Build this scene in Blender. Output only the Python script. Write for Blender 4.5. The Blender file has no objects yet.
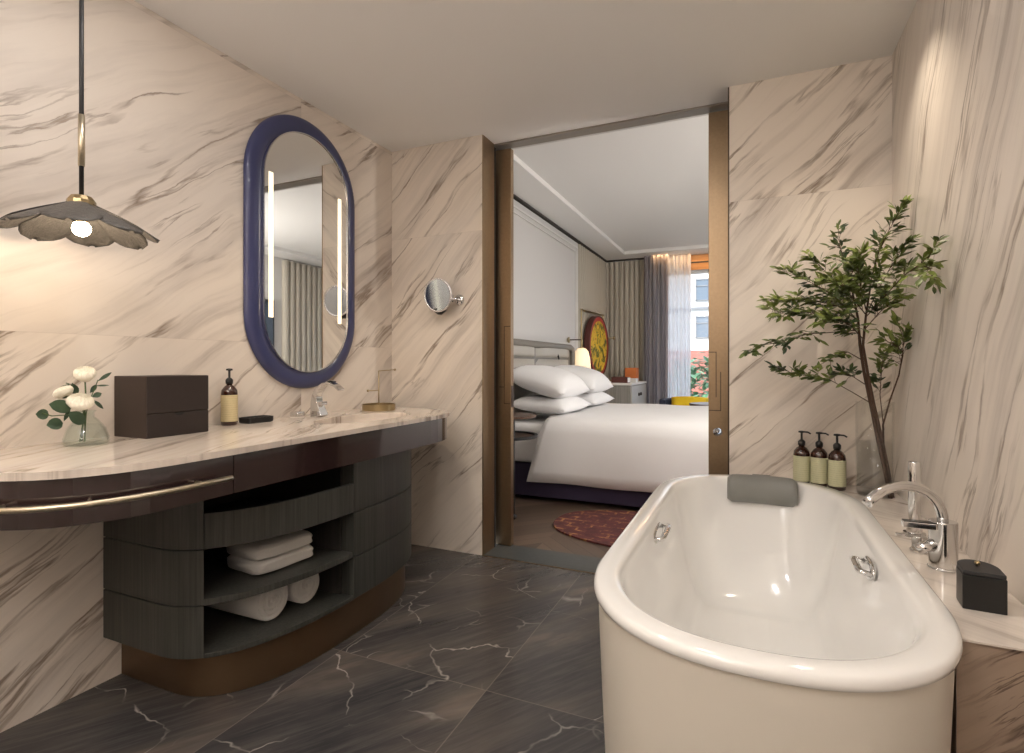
import bpy, bmesh, math, random
from mathutils import Vector, Matrix
random.seed(7)
PI = math.pi
C = bpy.context.scene.collection

# ------------------------------------------------------------------ room measures (metres)
H = 2.42            # bathroom ceiling
XL, XR, YB = -2.05, 0.546, 2.77
YF = -1.4           # wall behind the camera
WT = 0.27           # thickness of the wall with the sliding doors
DX0, DX1 = -1.414, -0.104
BH, BY, BXR = 2.66, 8.08, 2.31     # bedroom ceiling, far wall, right wall
CAMZ = 1.1
F, Y0, YAW = 540.57, 364.19, 0.418274
S_, C_ = math.sin(YAW), math.cos(YAW)

def at(px, py, Y):
    u = (px-512)/F
    a, b = u*C_-S_, u*S_+C_
    d = Y/b
    return Vector((a*d, Y, CAMZ-(py-Y0)*d/F))

# ------------------------------------------------------------------ objects
def link(name, bm, m, parent=None, loc=None, smooth=False, bevel=0, subsurf=0, solid=0, seg=2):
    """bm is in world coordinates; the mesh is stored relative to the thing's base"""
    root = parent
    base = Vector((0, 0, 0))
    if parent is not None:
        base = Vector(parent.get('_b', (0, 0, 0)))
    elif loc is not None:
        base = Vector(loc)
    bmesh.ops.translate(bm, verts=bm.verts, vec=-base)
    bmesh.ops.recalc_face_normals(bm, faces=bm.faces)
    me = bpy.data.meshes.new(name)
    bm.to_mesh(me); bm.free()
    o = bpy.data.objects.new(name, me)
    C.objects.link(o)
    if parent is not None:
        o.parent = parent
    else:
        o.location = base
    o['_b'] = tuple(base)
    if m: me.materials.append(m)
    if smooth:
        for p in me.polygons: p.use_smooth = True
    if solid:
        s = o.modifiers.new('s', 'SOLIDIFY'); s.thickness = solid; s.offset = 0
    if bevel:
        b = o.modifiers.new('b', 'BEVEL'); b.width = bevel; b.segments = seg; b.limit_method = 'ANGLE'; b.angle_limit = math.radians(40)
        for p in me.polygons: p.use_smooth = True
        w = o.modifiers.new('w', 'WEIGHTED_NORMAL'); w.keep_sharp = True
    if subsurf:
        s = o.modifiers.new('ss', 'SUBSURF'); s.levels = subsurf; s.render_levels = subsurf
    return o

def thing(name, label, cat, loc=(0, 0, 0), group=None):
    o = bpy.data.objects.new(name, None); C.objects.link(o)
    o.empty_display_size = .05
    o.location = loc; o['_b'] = tuple(loc); o['label'] = label; o['category'] = cat
    if group: o['group'] = group
    return o

def tag(o, label, cat, group=None, kind=None):
    o['label'] = label; o['category'] = cat
    if group: o['group'] = group
    if kind: o['kind'] = kind
    return o

def struct(name, bm, m, **k):
    o = link(name, bm, m, **k); o['kind'] = 'structure'; return o

def dup(root, loc, label, rz=None):
    base = Vector(root['_b'])
    r = root.copy(); C.objects.link(r); r.location = loc
    if rz is not None: r.rotation_euler = (0, 0, rz)
    r['label'] = label
    for ch in list(root.children):
        c = ch.copy(); C.objects.link(c); c.parent = r
        for g in list(ch.children):
            d = g.copy(); C.objects.link(d); d.parent = c
    return r

# ------------------------------------------------------------------ mesh helpers
def NB(): return bmesh.new()

def box(bm, x0, x1, y0, y1, z0, z1, rot=None):
    r = bmesh.ops.create_cube(bm, size=1)
    c = Vector(((x0+x1)/2, (y0+y1)/2, (z0+z1)/2))
    mt = Matrix.Translation(c)
    if rot is not None: mt = mt @ rot
    mt = mt @ Matrix.Diagonal((abs(x1-x0), abs(y1-y0), abs(z1-z0), 1))
    bmesh.ops.transform(bm, matrix=mt, verts=r['verts'])
    return bm

def B(*a, **k): return box(NB(), *a, **k)

def lathe(bm, prof, c=(0, 0, 0), n=32, mat=None, capb=True, capt=True):
    rings = []
    for r, z in prof:
        ring = []
        for i in range(n):
            a = 2*PI*i/n
            v = Vector((r*math.cos(a), r*math.sin(a), z))
            if mat: v = mat @ v
            ring.append(bm.verts.new(v+Vector(c)))
        rings.append(ring)
    for a, b in zip(rings[:-1], rings[1:]):
        for i in range(n):
            bm.faces.new((a[i], a[(i+1) % n], b[(i+1) % n], b[i]))
    if capb: bm.faces.new(rings[0][::-1])
    if capt: bm.faces.new(rings[-1])
    return bm

def tube(bm, pts, r, n=10, caps=True, flat=None):
    """round (or flattened) tube along a polyline; r number or list"""
    pts = [Vector(p) for p in pts]
    if not isinstance(r, (list, tuple)): r = [r]*len(pts)
    rings = []; prevn = None
    for i, p in enumerate(pts):
        t = (pts[min(i+1, len(pts)-1)]-pts[max(i-1, 0)]).normalized()
        if prevn is None:
            up = Vector((0, 0, 1)) if abs(t.z) < .9 else Vector((1, 0, 0))
            nn = t.cross(up).normalized()
        else:
            nn = (prevn-t*prevn.dot(t)).normalized()
        prevn = nn; bb = t.cross(nn)
        ring = []
        for k in range(n):
            a = 2*PI*k/n
            q = nn*math.cos(a)*r[i]
            q += bb*math.sin(a)*r[i]*(flat or 1)
            ring.append(bm.verts.new(p+q))
        rings.append(ring)
    for a, b in zip(rings[:-1], rings[1:]):
        for k in range(n):
            bm.faces.new((a[k], a[(k+1) % n], b[(k+1) % n], b[k]))
    if caps:
        bm.faces.new(rings[0][::-1]); bm.faces.new(rings[-1])
    return bm

def prism(bm, pts, z0, z1):
    lo = [bm.verts.new((p[0], p[1], z0)) for p in pts]
    hi = [bm.verts.new((p[0], p[1], z1)) for p in pts]
    n = len(pts)
    bm.faces.new(lo[::-1]); bm.faces.new(hi)
    for i in range(n):
        bm.faces.new((lo[i], lo[(i+1) % n], hi[(i+1) % n], hi[i]))
    return bm

def offset(pts, d):
    """offset an open plan polyline to its left by d"""
    out = []
    for i, p in enumerate(pts):
        a = Vector(pts[max(i-1, 0)][:2]); b = Vector(pts[min(i+1, len(pts)-1)][:2])
        t = (b-a).normalized(); n = Vector((-t.y, t.x))
        out.append((p[0]+n.x*d, p[1]+n.y*d))
    return out

def strip(bm, pts, th, z0, z1):
    """upright wall of thickness th that follows an open plan polyline"""
    q = offset(pts, th)
    return prism(bm, list(pts)+q[::-1], z0, z1)

def loft(bm, loops, capb=True, capt=True):
    rr = [[bm.verts.new(p) for p in L] for L in loops]
    n = len(rr[0])
    for a, b in zip(rr[:-1], rr[1:]):
        for i in range(n):
            bm.faces.new((a[i], a[(i+1) % n], b[(i+1) % n], b[i]))
    if capb: bm.faces.new(rr[0][::-1])
    if capt: bm.faces.new(rr[-1])
    return bm

def grid(bm, rows):
    vv = [[bm.verts.new(p) for p in r] for r in rows]
    for i in range(len(vv)-1):
        for j in range(len(vv[0])-1):
            bm.faces.new((vv[i][j], vv[i][j+1], vv[i+1][j+1], vv[i+1][j]))
    return bm

def sgnpow(v, e): return math.copysign(abs(v)**e, v)

# ------------------------------------------------------------------ materials
class NT:
    def __init__(s, name):
        s.m = bpy.data.materials.new(name); s.m.use_nodes = True
        s.t = s.m.node_tree; s.n = s.t.nodes; s.p = s.n['Principled BSDF']
    def new(s, t, **k):
        x = s.n.new(t)
        for a, b in k.items(): setattr(x, a, b)
        return x
    def ln(s, a, b): s.t.links.new(a, b)
    def math(s, op, a, b=None, c=None, clamp=False):
        x = s.new('ShaderNodeMath', operation=op, use_clamp=clamp)
        for i, v in enumerate((a, b, c)):
            if v is None: continue
            if isinstance(v, (int, float)): x.inputs[i].default_value = v
            else: s.ln(v, x.inputs[i])
        return x.outputs[0]
    def dot(s, v, d):
        x = s.new('ShaderNodeVectorMath', operation='DOT_PRODUCT')
        s.ln(v, x.inputs[0]); x.inputs[1].default_value = d
        return x.outputs['Value']
    def comb(s, x=0, y=0, z=0):
        c = s.new('ShaderNodeCombineXYZ')
        for i, v in enumerate((x, y, z)):
            if isinstance(v, (int, float)): c.inputs[i].default_value = v
            else: s.ln(v, c.inputs[i])
        return c.outputs[0]
    def noise(s, vec, scale=1, detail=4, rough=.5, dist=0):
        x = s.new('ShaderNodeTexNoise')
        x.inputs['Scale'].default_value = scale; x.inputs['Detail'].default_value = detail
        x.inputs['Roughness'].default_value = rough; x.inputs['Distortion'].default_value = dist
        s.ln(vec, x.inputs['Vector']); return x.outputs['Fac']
    def ramp(s, f, stops):
        x = s.new('ShaderNodeValToRGB'); e = x.color_ramp.elements
        e[0].position = stops[0][0]; e[0].color = tuple(stops[0][1])+(1,)
        e[1].position = stops[-1][0]; e[1].color = tuple(stops[-1][1])+(1,)
        for p, c in stops[1:-1]:
            q = e.new(p); q.color = tuple(c)+(1,)
        s.ln(f, x.inputs[0]); return x.outputs[0]
    def mr(s, f, a, b, c=0, d=1):
        x = s.new('ShaderNodeMapRange'); s.ln(f, x.inputs[0])
        for i, v in enumerate((a, b, c, d)): x.inputs[i+1].default_value = v
        return x.outputs[0]
    def mix(s, f, a, b):
        x = s.new('ShaderNodeMix', data_type='RGBA')
        if isinstance(f, (int, float)): x.inputs[0].default_value = f
        else: s.ln(f, x.inputs[0])
        for i, v in ((6, a), (7, b)):
            if isinstance(v, tuple): x.inputs[i].default_value = v+(1,) if len(v) == 3 else v
            else: s.ln(v, x.inputs[i])
        return x.outputs[2]
    def pos(s): return s.new('ShaderNodeNewGeometry').outputs['Position']
    def obj(s): return s.new('ShaderNodeTexCoord').outputs['Object']
    def bump(s, h, st=.3, dist=.002):
        x = s.new('ShaderNodeBump'); x.inputs['Strength'].default_value = st; x.inputs['Distance'].default_value = dist
        s.ln(h, x.inputs['Height']); s.ln(x.outputs[0], s.p.inputs['Normal'])

def plain(name, col, rough=.5, metal=0, spec=.5, trans=0, ior=1.45, emit=None, es=0, coat=0, noise=0, nscale=20, bump=0, sheen=0):
    t = NT(name); p = t.p
    p.inputs['Base Color'].default_value = tuple(col)+(1,)
    p.inputs['Roughness'].default_value = rough; p.inputs['Metallic'].default_value = metal
    p.inputs['Specular IOR Level'].default_value = spec; p.inputs['Transmission Weight'].default_value = trans
    p.inputs['IOR'].default_value = ior; p.inputs['Coat Weight'].default_value = coat
    p.inputs['Coat Roughness'].default_value = .05
    p.inputs['Sheen Weight'].default_value = sheen
    if emit: p.inputs['Emission Color'].default_value = tuple(emit)+(1,); p.inputs['Emission Strength'].default_value = es
    if noise or bump:
        f = t.noise(t.obj(), nscale, 5, .6)
        if noise:
            a = tuple(c*(1-noise) for c in col); b = tuple(min(1, c*(1+noise)) for c in col)
            t.ln(t.mix(f, a, b), p.inputs['Base Color'])
        if bump: t.bump(f, bump, .01)
    return t.m

def marble(name, ua, va, ang, base=(.74, .675, .61), vein=(.20, .140, .10), grey=(.46, .41, .375), slab=(1.3, 1.2), off=(0, 0), seed=0, rough=.3, contrast=1.0, scale=1.0):
    """ua, va: world axes that span the face; ang: the veins' slope in that plane"""
    t = NT(name); P = t.pos()
    u = t.dot(P, ua); v = t.dot(P, va)
    if slab:
        iu = t.math('FLOOR', t.math('DIVIDE', t.math('ADD', u, off[0]), slab[0]))
        iv = t.math('FLOOR', t.math('DIVIDE', t.math('ADD', v, off[1]), slab[1]))
        cell = t.math('ADD', t.math('MULTIPLY', iu, .37), t.math('MULTIPLY', iv, .23))
    ca, sa = math.cos(ang), math.sin(ang)
    a = t.math('ADD', t.math('MULTIPLY', u, ca*scale), t.math('MULTIPLY', v, sa*scale))
    b = t.math('ADD', t.math('MULTIPLY', u, -sa*scale), t.math('MULTIPLY', v, ca*scale))
    if slab: b = t.math('ADD', b, cell)
    # gentle warp
    w = t.noise(t.comb(a, b, seed), 1.1, 2, .5)
    w2 = t.noise(t.comb(a, t.math('MULTIPLY', b, 1.6), seed+5), 7, 6, .62)
    b = t.math('ADD', b, t.math('MULTIPLY', t.math('SUBTRACT', w, .5), .22))
    b = t.math('ADD', b, t.math('MULTIPLY', t.math('SUBTRACT', w2, .5), .026))
    # soft grey bands
    n1 = t.noise(t.comb(t.math('MULTIPLY', a, .30), t.math('MULTIPLY', b, 3.0), seed+1), 1.5, 6, .62)
    bands = t.mr(n1, .49, .70)
    # fine streaks
    n2 = t.noise(t.comb(t.math('MULTIPLY', a, .55), t.math('MULTIPLY', b, 11), seed+2), 1.6, 5, .6)
    str_ = t.mr(n2, .50, .70)
    # dark veins : ridges of noise, broken along their run
    n3 = t.noise(t.comb(t.math('MULTIPLY', a, .22), t.math('MULTIPLY', b, 2.3), seed+3), 1.45, 6, .56)
    r3 = t.mr(t.math('ABSOLUTE', t.math('SUBTRACT', n3, .5)), 0, .017, 1, 0)
    m3 = t.mr(t.noise(t.comb(t.math('MULTIPLY', a, 1.0), t.math('MULTIPLY', b, 3), seed+9), 1.9, 3, .6), .40, .56)
    vv = t.math('MULTIPLY', r3, m3)
    n4 = t.noise(t.comb(t.math('MULTIPLY', a, .6), t.math('MULTIPLY', b, 7), seed+4), 1.2, 5, .55)
    r4 = t.mr(t.math('ABSOLUTE', t.math('SUBTRACT', n4, .54)), 0, .016, 1, 0)
    m4 = t.mr(t.noise(t.comb(a, t.math('MULTIPLY', b, 2), seed+12), 1.6, 2, .5), .50, .62)
    v4 = t.math('MULTIPLY', r4, m4)
    cl = t.mr(t.noise(t.comb(a, b, seed+7), .8, 2, .5), .35, .65)
    warm = tuple(min(1, c*k) for c, k in zip(base, (1.0, .95, .89)))
    col = t.mix(t.math('MULTIPLY', cl, .45), base, warm)
    col = t.mix(t.math('MULTIPLY', bands, .62*contrast), col, grey)
    col = t.mix(t.math('MULTIPLY', t.math('MULTIPLY', str_, t.math('ADD', t.math('MULTIPLY', bands, .8), .30)), .60*contrast), col, vein)
    col = t.mix(t.math('MULTIPLY', vv, .88*contrast), col, vein)
    col = t.mix(t.math('MULTIPLY', v4, .70*contrast), col, vein)
    if slab:
        def joint(c, o, s):
            f = t.math('FRACT', t.math('DIVIDE', t.math('ADD', c, o), s))
            d = t.math('MINIMUM', f, t.math('SUBTRACT', 1.0, f))
            return t.mr(t.math('MULTIPLY', d, s), 0, .0022, 1, 0)
        j = t.math('MAXIMUM', joint(u, off[0], slab[0]), joint(v, off[1], slab[1]))
        col = t.mix(t.math('MULTIPLY', j, .15), col, vein)
    t.ln(col, t.p.inputs['Base Color'])
    t.p.inputs['Roughness'].default_value = rough
    t.p.inputs['Specular IOR Level'].default_value = .4
    return t.m

def dark_floor():
    t = NT('dark floor marble'); P = t.pos()
    x = t.dot(P, (1, 0, 0)); y = t.dot(P, (0, 1, 0))
    sx, sy, ox, oy = .625, 1.2, .82+.625*4, -1.63+1.2*4
    ix = t.math('FLOOR', t.math('DIVIDE', t.math('ADD', x, ox), sx)); iy = t.math('FLOOR', t.math('DIVIDE', t.math('ADD', y, oy), sy))
    cell = t.math('ADD', t.math('MULTIPLY', ix, 2.37), t.math('MULTIPLY', iy, 5.13))
    a = t.math('ADD', t.math('MULTIPLY', x, .55), t.math('MULTIPLY', y, .83))
    b = t.math('ADD', t.math('MULTIPLY', x, .83), t.math('MULTIPLY', y, -.55))
    v = t.comb(t.math('MULTIPLY', a, .8), t.math('MULTIPLY', b, 3.2), cell)
    n = t.noise(v, 1.3, 5, .6, .3)
    col = t.ramp(n, [(.30, (.034, .034, .036)), (.46, (.056, .053, .053)), (.58, (.085, .075, .069)), (.68, (.150, .125, .105))])
    # fine straight grain
    g = t.noise(t.comb(t.math('MULTIPLY', a, 4), t.math('MULTIPLY', b, 60), cell), 1, 4, .7)
    col = t.mix(t.mr(g, .45, .75, 0, .55), col, (.12, .11, .105))
    # white crackle veins
    wv = t.new('ShaderNodeTexNoise'); wv.inputs['Scale'].default_value = 3.2; wv.inputs['Detail'].default_value = 4
    t.ln(t.comb(x, y, cell), wv.inputs['Vector'])
    off = t.new('ShaderNodeVectorMath', operation='MULTIPLY_ADD')
    t.ln(wv.outputs['Color'], off.inputs[0]); off.inputs[1].default_value = (.35, .35, 0)
    t.ln(t.comb(x, y, cell), off.inputs[2])
    def veins(sc, w, lo, hi, sd):
        vo = t.new('ShaderNodeTexVoronoi', feature='DISTANCE_TO_EDGE'); vo.inputs['Scale'].default_value = sc
        t.ln(off.outputs[0], vo.inputs['Vector'])
        r = t.mr(vo.outputs['Distance'], 0, w, 1, 0)
        m = t.mr(t.noise(t.comb(x, y, t.math('ADD', cell, sd)), 2.3, 3, .6), lo, hi)
        return t.math('MULTIPLY', r, m)
    v1 = veins(1.6, .006, .45, .56, 3)
    v2 = veins(4.5, .022, .54, .62, 8)
    vv = t.math('MAXIMUM', v1, t.math('MULTIPLY', v2, .55))
    col = t.mix(t.math('MULTIPLY', vv, .72), col, (.50, .46, .42))
    def joint(c, o, s):
        f = t.math('FRACT', t.math('DIVIDE', t.math('ADD', c, o), s))
        d = t.math('MINIMUM', f, t.math('SUBTRACT', 1.0, f))
        return t.mr(t.math('MULTIPLY', d, s), 0, .0028, 1, 0)
    j = t.math('MAXIMUM', joint(x, ox, sx), joint(y, oy, sy))
    col = t.mix(t.math('MULTIPLY', j, .6), col, (.22, .19, .165))
    t.ln(col, t.p.inputs['Base Color'])
    t.p.inputs['Roughness'].default_value = .26
    return t.m

def wood_v(name, c0, c1, rough=.45, axis='Z', coord='pos', fs=120):
    t = NT(name); P = t.pos() if coord == 'pos' else t.obj()
    x, y, z = t.dot(P, (1, 0, 0)), t.dot(P, (0, 1, 0)), t.dot(P, (0, 0, 1))
    k = {'Z': (fs, fs, 2.5), 'Y': (fs, 2.5, fs), 'X': (2.5, fs, fs)}[axis]
    v = t.comb(t.math('MULTIPLY', x, k[0]), t.math('MULTIPLY', y, k[1]), t.math('MULTIPLY', z, k[2]))
    n = t.noise(v, 1, 4, .6)
    t.ln(t.ramp(n, [(.3, c0), (.7, c1)]), t.p.inputs['Base Color'])
    t.p.inputs['Roughness'].default_value = rough
    t.bump(n, .15, .002)
    return t.m

def parquet():
    t = NT('bedroom oak floor'); P = t.pos()
    x, y = t.dot(P, (1, 0, 0)), t.dot(P, (0, 1, 0))
    # chevron: fold the plan so that the boards run diagonally both ways
    w = 1.0
    fx = t.math('PINGPONG', t.math('ADD', x, 10.18), w/2)
    a = t.math('ADD', y, t.math('MULTIPLY', fx, 1.0))
    bi = t.math('FLOOR', t.math('DIVIDE', a, .13))
    fr = t.math('FRACT', t.math('DIVIDE', a, .13))
    gap = t.math('LESS_THAN', t.math('MINIMUM', fr, t.math('SUBTRACT', 1.0, fr)), .02)
    r = t.new('ShaderNodeTexWhiteNoise'); col_i = t.math('FLOOR', t.math('DIVIDE', t.math('ADD', x, 10.18), w/2))
    t.ln(t.comb(bi, col_i, 0), r.inputs['Vector'])
    g = t.noise(t.comb(t.math('MULTIPLY', a, 90), t.math('MULTIPLY', fx, 6), bi), 1, 4, .6)
    base = t.ramp(t.math('ADD', t.math('MULTIPLY', r.outputs[0], .6), t.math('MULTIPLY', g, .4)),
                  [(.15, (.062, .040, .029)), (.5, (.100, .068, .048)), (.85, (.155, .108, .077))])
    t.ln(t.mix(t.math('MULTIPLY', gap, .8), base, (.02, .015, .01)), t.p.inputs['Base Color'])
    t.p.inputs['Roughness'].default_value = .4
    return t.m

def rug_mat():
    t = NT('worn red rug'); P = t.pos()
    x, y = t.dot(P, (1, 0, 0)), t.dot(P, (0, 1, 0))
    n = t.noise(t.comb(t.math('MULTIPLY', x, 1), t.math('MULTIPLY', y, 1), 0), 9, 6, .7)
    th = t.noise(t.comb(t.math('MULTIPLY', x, 20), t.math('MULTIPLY', y, 240), 1), 1, 3, .6)
    f = t.math('ADD', t.math('MULTIPLY', n, .65), t.math('MULTIPLY', th, .35))
    col = t.ramp(f, [(.34, (.025, .010, .012)), (.48, (.085, .020, .020)), (.58, (.115, .028, .028)), (.72, (.18, .075, .06))])
    br = t.new('ShaderNodeTexBrick'); br.inputs['Scale'].default_value = 3.3
    br.inputs['Color1'].default_value = (0, 0, 0, 1); br.inputs['Color2'].default_value = (0, 0, 0, 1); br.inputs['Mortar'].default_value = (1, 1, 1, 1)
    br.inputs['Mortar Size'].default_value = .03
    t.ln(t.comb(x, y, 0), br.inputs['Vector'])
    gm = t.math('MULTIPLY', br.outputs['Color'], t.mr(n, .48, .60))
    t.ln(t.mix(t.math('MULTIPLY', gm, .7), col, (.45, .22, .07)), t.p.inputs['Base Color'])
    t.p.inputs['Roughness'].default_value = .95; t.bump(f, .5, .004)
    return t.m

def thin_glass(name, tint=(1, 1, 1), ior=1.45, rough=0, edge=.45):
    t = NT(name); t.n.remove(t.p)
    out = [n for n in t.n if n.type == 'OUTPUT_MATERIAL'][0]
    tr = t.new('ShaderNodeBsdfTransparent'); tr.inputs[0].default_value = tuple(tint)+(1,)
    gl = t.new('ShaderNodeBsdfGlossy'); gl.inputs['Roughness'].default_value = rough
    lw = t.new('ShaderNodeLayerWeight'); lw.inputs[0].default_value = .5
    fr = t.math('ADD', t.math('MULTIPLY', t.math('POWER', lw.outputs['Facing'], 4), edge), .03)
    mx = t.new('ShaderNodeMixShader'); t.ln(fr, mx.inputs[0]); t.ln(tr.outputs[0], mx.inputs[1]); t.ln(gl.outputs[0], mx.inputs[2])
    t.ln(mx.outputs[0], out.inputs[0]); return t.m

def cloth_trans(name, col, tr=.5, rough=.9, see=0):
    t = NT(name); t.n.remove(t.p)
    out = [n for n in t.n if n.type == 'OUTPUT_MATERIAL'][0]
    d = t.new('ShaderNodeBsdfDiffuse'); d.inputs[0].default_value = tuple(col)+(1,)
    q = t.new('ShaderNodeBsdfTranslucent'); q.inputs[0].default_value = tuple(col)+(1,)
    mx = t.new('ShaderNodeMixShader'); mx.inputs[0].default_value = tr
    t.ln(d.outputs[0], mx.inputs[1]); t.ln(q.outputs[0], mx.inputs[2]); last = mx.outputs[0]
    if see:
        s = t.new('ShaderNodeBsdfTransparent'); m2 = t.new('ShaderNodeMixShader'); m2.inputs[0].default_value = see
        t.ln(last, m2.inputs[1]); t.ln(s.outputs[0], m2.inputs[2]); last = m2.outputs[0]
    t.ln(last, out.inputs[0]); return t.m

def leaf_mat(name, a, b, sc=14):
    t = NT(name)
    n = t.noise(t.pos(), sc, 2, .5)
    t.ln(t.ramp(n, [(.35, a), (.65, b)]), t.p.inputs['Base Color'])
    t.p.inputs['Roughness'].default_value = .4
    t.p.inputs['Subsurface Weight'].default_value = 0
    return t.m

Y_, X_, Z_ = (0, 1, 0), (1, 0, 0), (0, 0, 1)
M = dict(
    m_left=marble('cream marble left wall', Y_, Z_, math.radians(36), slab=(1.45, 1.2), off=(-.58, -.0), seed=3.3),
    m_back=marble('cream marble back wall', X_, Z_, math.radians(46), slab=(1.4, 1.87), off=(2.05, .0), seed=21, base=(.75, .68, .605)),
    m_right=marble('cream marble right wall', (0, -1, 0), Z_, math.radians(60), slab=(1.45, 2.6), off=(2.77, 0), seed=40, grey=(.46, .42, .385)),
    m_top=marble('cream marble vanity top', Y_, X_, math.radians(-28), slab=None, seed=60, base=(.74, .66, .585), contrast=.9, scale=1.5, rough=.1),
    m_deck=marble('cream marble ledge', Y_, X_, math.radians(-55), slab=None, seed=71, contrast=.9, scale=1.4, rough=.1),
    m_panel=marble('brown veined marble panel', X_, Z_, math.radians(38), slab=None, seed=83, base=(.34, .255, .195), grey=(.22, .16, .125), vein=(.075, .045, .03), scale=2.2, contrast=1.2),
    floor=dark_floor(),
    ceil=plain('ceiling paint', (.86, .84, .82), .75),
    bceil=plain('bedroom ceiling paint', (.86, .85, .83), .8),
    bronze=plain('brushed bronze', (.30, .215, .135), .38, 1, noise=.15, nscale=60),
    bronze_d=plain('dark bronze', (.075, .055, .042), .42, .8),
    gapblack=plain('dark pocket', (.01, .01, .01), .8),
    header=plain('satin grey track', (.30, .27, .24), .4, .6),
    thresh=plain('grey stone threshold', (.060, .066, .066), .35, noise=.3, nscale=30),
    lacquer=plain('aubergine lacquer', (.030, .016, .016), .12, 0, .6, coat=.6),
    brass=plain('aged brass', (.42, .33, .19), .28, 1),
    brass_p=plain('pale brass', (.60, .53, .40), .35, 1),
    chrome=plain('chrome', (.72, .72, .72), .07, 1),
    blackp=plain('black plastic', (.012, .012, .012), .35),
    blackm=plain('matt black metal', (.02, .02, .022), .45),
    cabinet=wood_v('grey green stained oak', (.024, .025, .022), (.062, .062, .054)),
    cab_in=wood_v('dark cabinet interior', (.020, .019, .018), (.040, .036, .033)),
    plinth=plain('bronze plinth', (.17, .11, .065), .40, .85, noise=.12, nscale=12),
    towel=plain('white terry', (.80, .78, .75), .95, bump=.9, nscale=260, sheen=.3),
    tub=plain('white enamel', (.84, .83, .81), .13, 0, .5, coat=.5),
    tubside=plain('cream tub apron', (.68, .63, .55), .35),
    pillow_g=plain('grey vinyl', (.215, .215, .20), .45, noise=.1, nscale=8),
    mirror=plain('mirror silver', (.92, .93, .92), .0, 1),
    bluef=None,
    led=plain('led strip', (1, .95, .8), .5, emit=(1, .84, .56), es=1.35),
    bulb=plain('glowing bulb', (1, .9, .7), .4, emit=(1, .82, .55), es=45),
    shade_out=plain('hammered black metal petals', (.10, .093, .086), .5, .35, noise=.4, nscale=90, bump=.5),
    amber=plain('amber bottle glass', (.035, .010, .005), .12, 0, .6, coat=.5),
    label_g=None, label_c=None,
    boxd=plain('black brown leather box', (.026, .018, .016), .5, noise=.15, nscale=60),
    boxside=plain('brown box side', (.036, .023, .018), .5),
    glass=thin_glass('clear vase glass', (.995, .998, .995), 1.5, edge=.35),
    glassg=thin_glass('greenish bottle glass', (.96, .985, .97), 1.55),
    bark=plain('brown branch bark', (.085, .045, .028), .7, noise=.3, nscale=40),
    barkw=plain('stem brown', (.10, .05, .03), .6),
    stem=plain('green flower stem', (.07, .12, .04), .5),
    leaf=leaf_mat('nandina leaf', (.025, .050, .014), (.22, .27, .055), 9),
    euc=leaf_mat('eucalyptus leaf', (.030, .060, .030), (.055, .10, .055), 20),
    petal=plain('ivory petals', (.88, .84, .72), .6),
    white=plain('white linen', (.84, .83, .83), .9, noise=.02, nscale=6),
    sheet=plain('cotton pillow', (.86, .86, .87), .9, bump=.15, nscale=12),
    bedbase=plain('plum bed base', (.030, .020, .050), .7),
    leather=plain('grey beige leather', (.40, .375, .33), .45, noise=.05, nscale=12),
    leatherd=plain('taupe leather edge', (.20, .185, .165), .5),
    bwall=plain('pale bedroom wall', (.66, .645, .62), .7),
    bwhite=plain('white moulding', (.72, .71, .69), .6),
    bpanel=plain('pale silk panel', (.62, .61, .60), .65),
    flute=plain('greige fluted fabric', (.47, .43, .36), .75),
    darktrim=plain('dark brown trim', (.05, .042, .035), .6),  # the trim's own dark brown
    curtain=cloth_trans('mauve grey curtain', (.36, .33, .34), .25),
    sheer=cloth_trans('white sheer', (.82, .82, .85), .55, see=.12),
    orange=wood_v('honey wood lintel', (.42, .20, .07), (.60, .31, .12), axis='X', fs=40),
    oak=parquet(), rug=rug_mat(),
    lampglass=plain('glowing opal shade', (.9, .82, .68), .5, emit=(1, .72, .42), es=.95),
    console=wood_v('grey washed oak console', (.17, .17, .165), (.28, .275, .26)),
    consolef=plain('light grey lacquer door', (.42, .41, .39), .45),
    ctop=plain('white console top', (.78, .77, .75), .3),
    orangeb=plain('orange leather box', (.55, .16, .04), .5),
    redbook=plain('dark red book', (.10, .03, .025), .5),
    yellow=plain('yellow cushion', (.80, .55, .02), .8),
    navy=plain('navy chair fabric', (.02, .025, .05), .7),
    brownw=plain('brown table wood', (.10, .055, .035), .35),
    tv=plain('tv screen', (.008, .010, .016), .12),
    facade=plain('pale facade', (.82, .79, .74), .8, noise=.04, nscale=1),
    winglass=plain('facade window glass', (.20, .24, .28), .1),
    winframe=plain('facade window frame', (.30, .30, .30), .5),
    ground=plain('street ground', (.25, .24, .22), .9),
    tree=leaf_mat('tree leaf', (.05, .13, .07), (.16, .32, .16), 2),
)
# brick base of the building outside
t = NT('red brick'); br = t.new('ShaderNodeTexBrick'); br.inputs['Scale'].default_value = 2
br.inputs['Color1'].default_value = (.55, .16, .11, 1); br.inputs['Color2'].default_value = (.48, .13, .09, 1); br.inputs['Mortar'].default_value = (.6, .4, .33, 1)
P = t.obj(); t.ln(t.comb(t.dot(P, X_), t.dot(P, Z_), 0), br.inputs['Vector']); t.ln(br.outputs[0], t.p.inputs['Base Color']); M['brick'] = t.m
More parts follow.
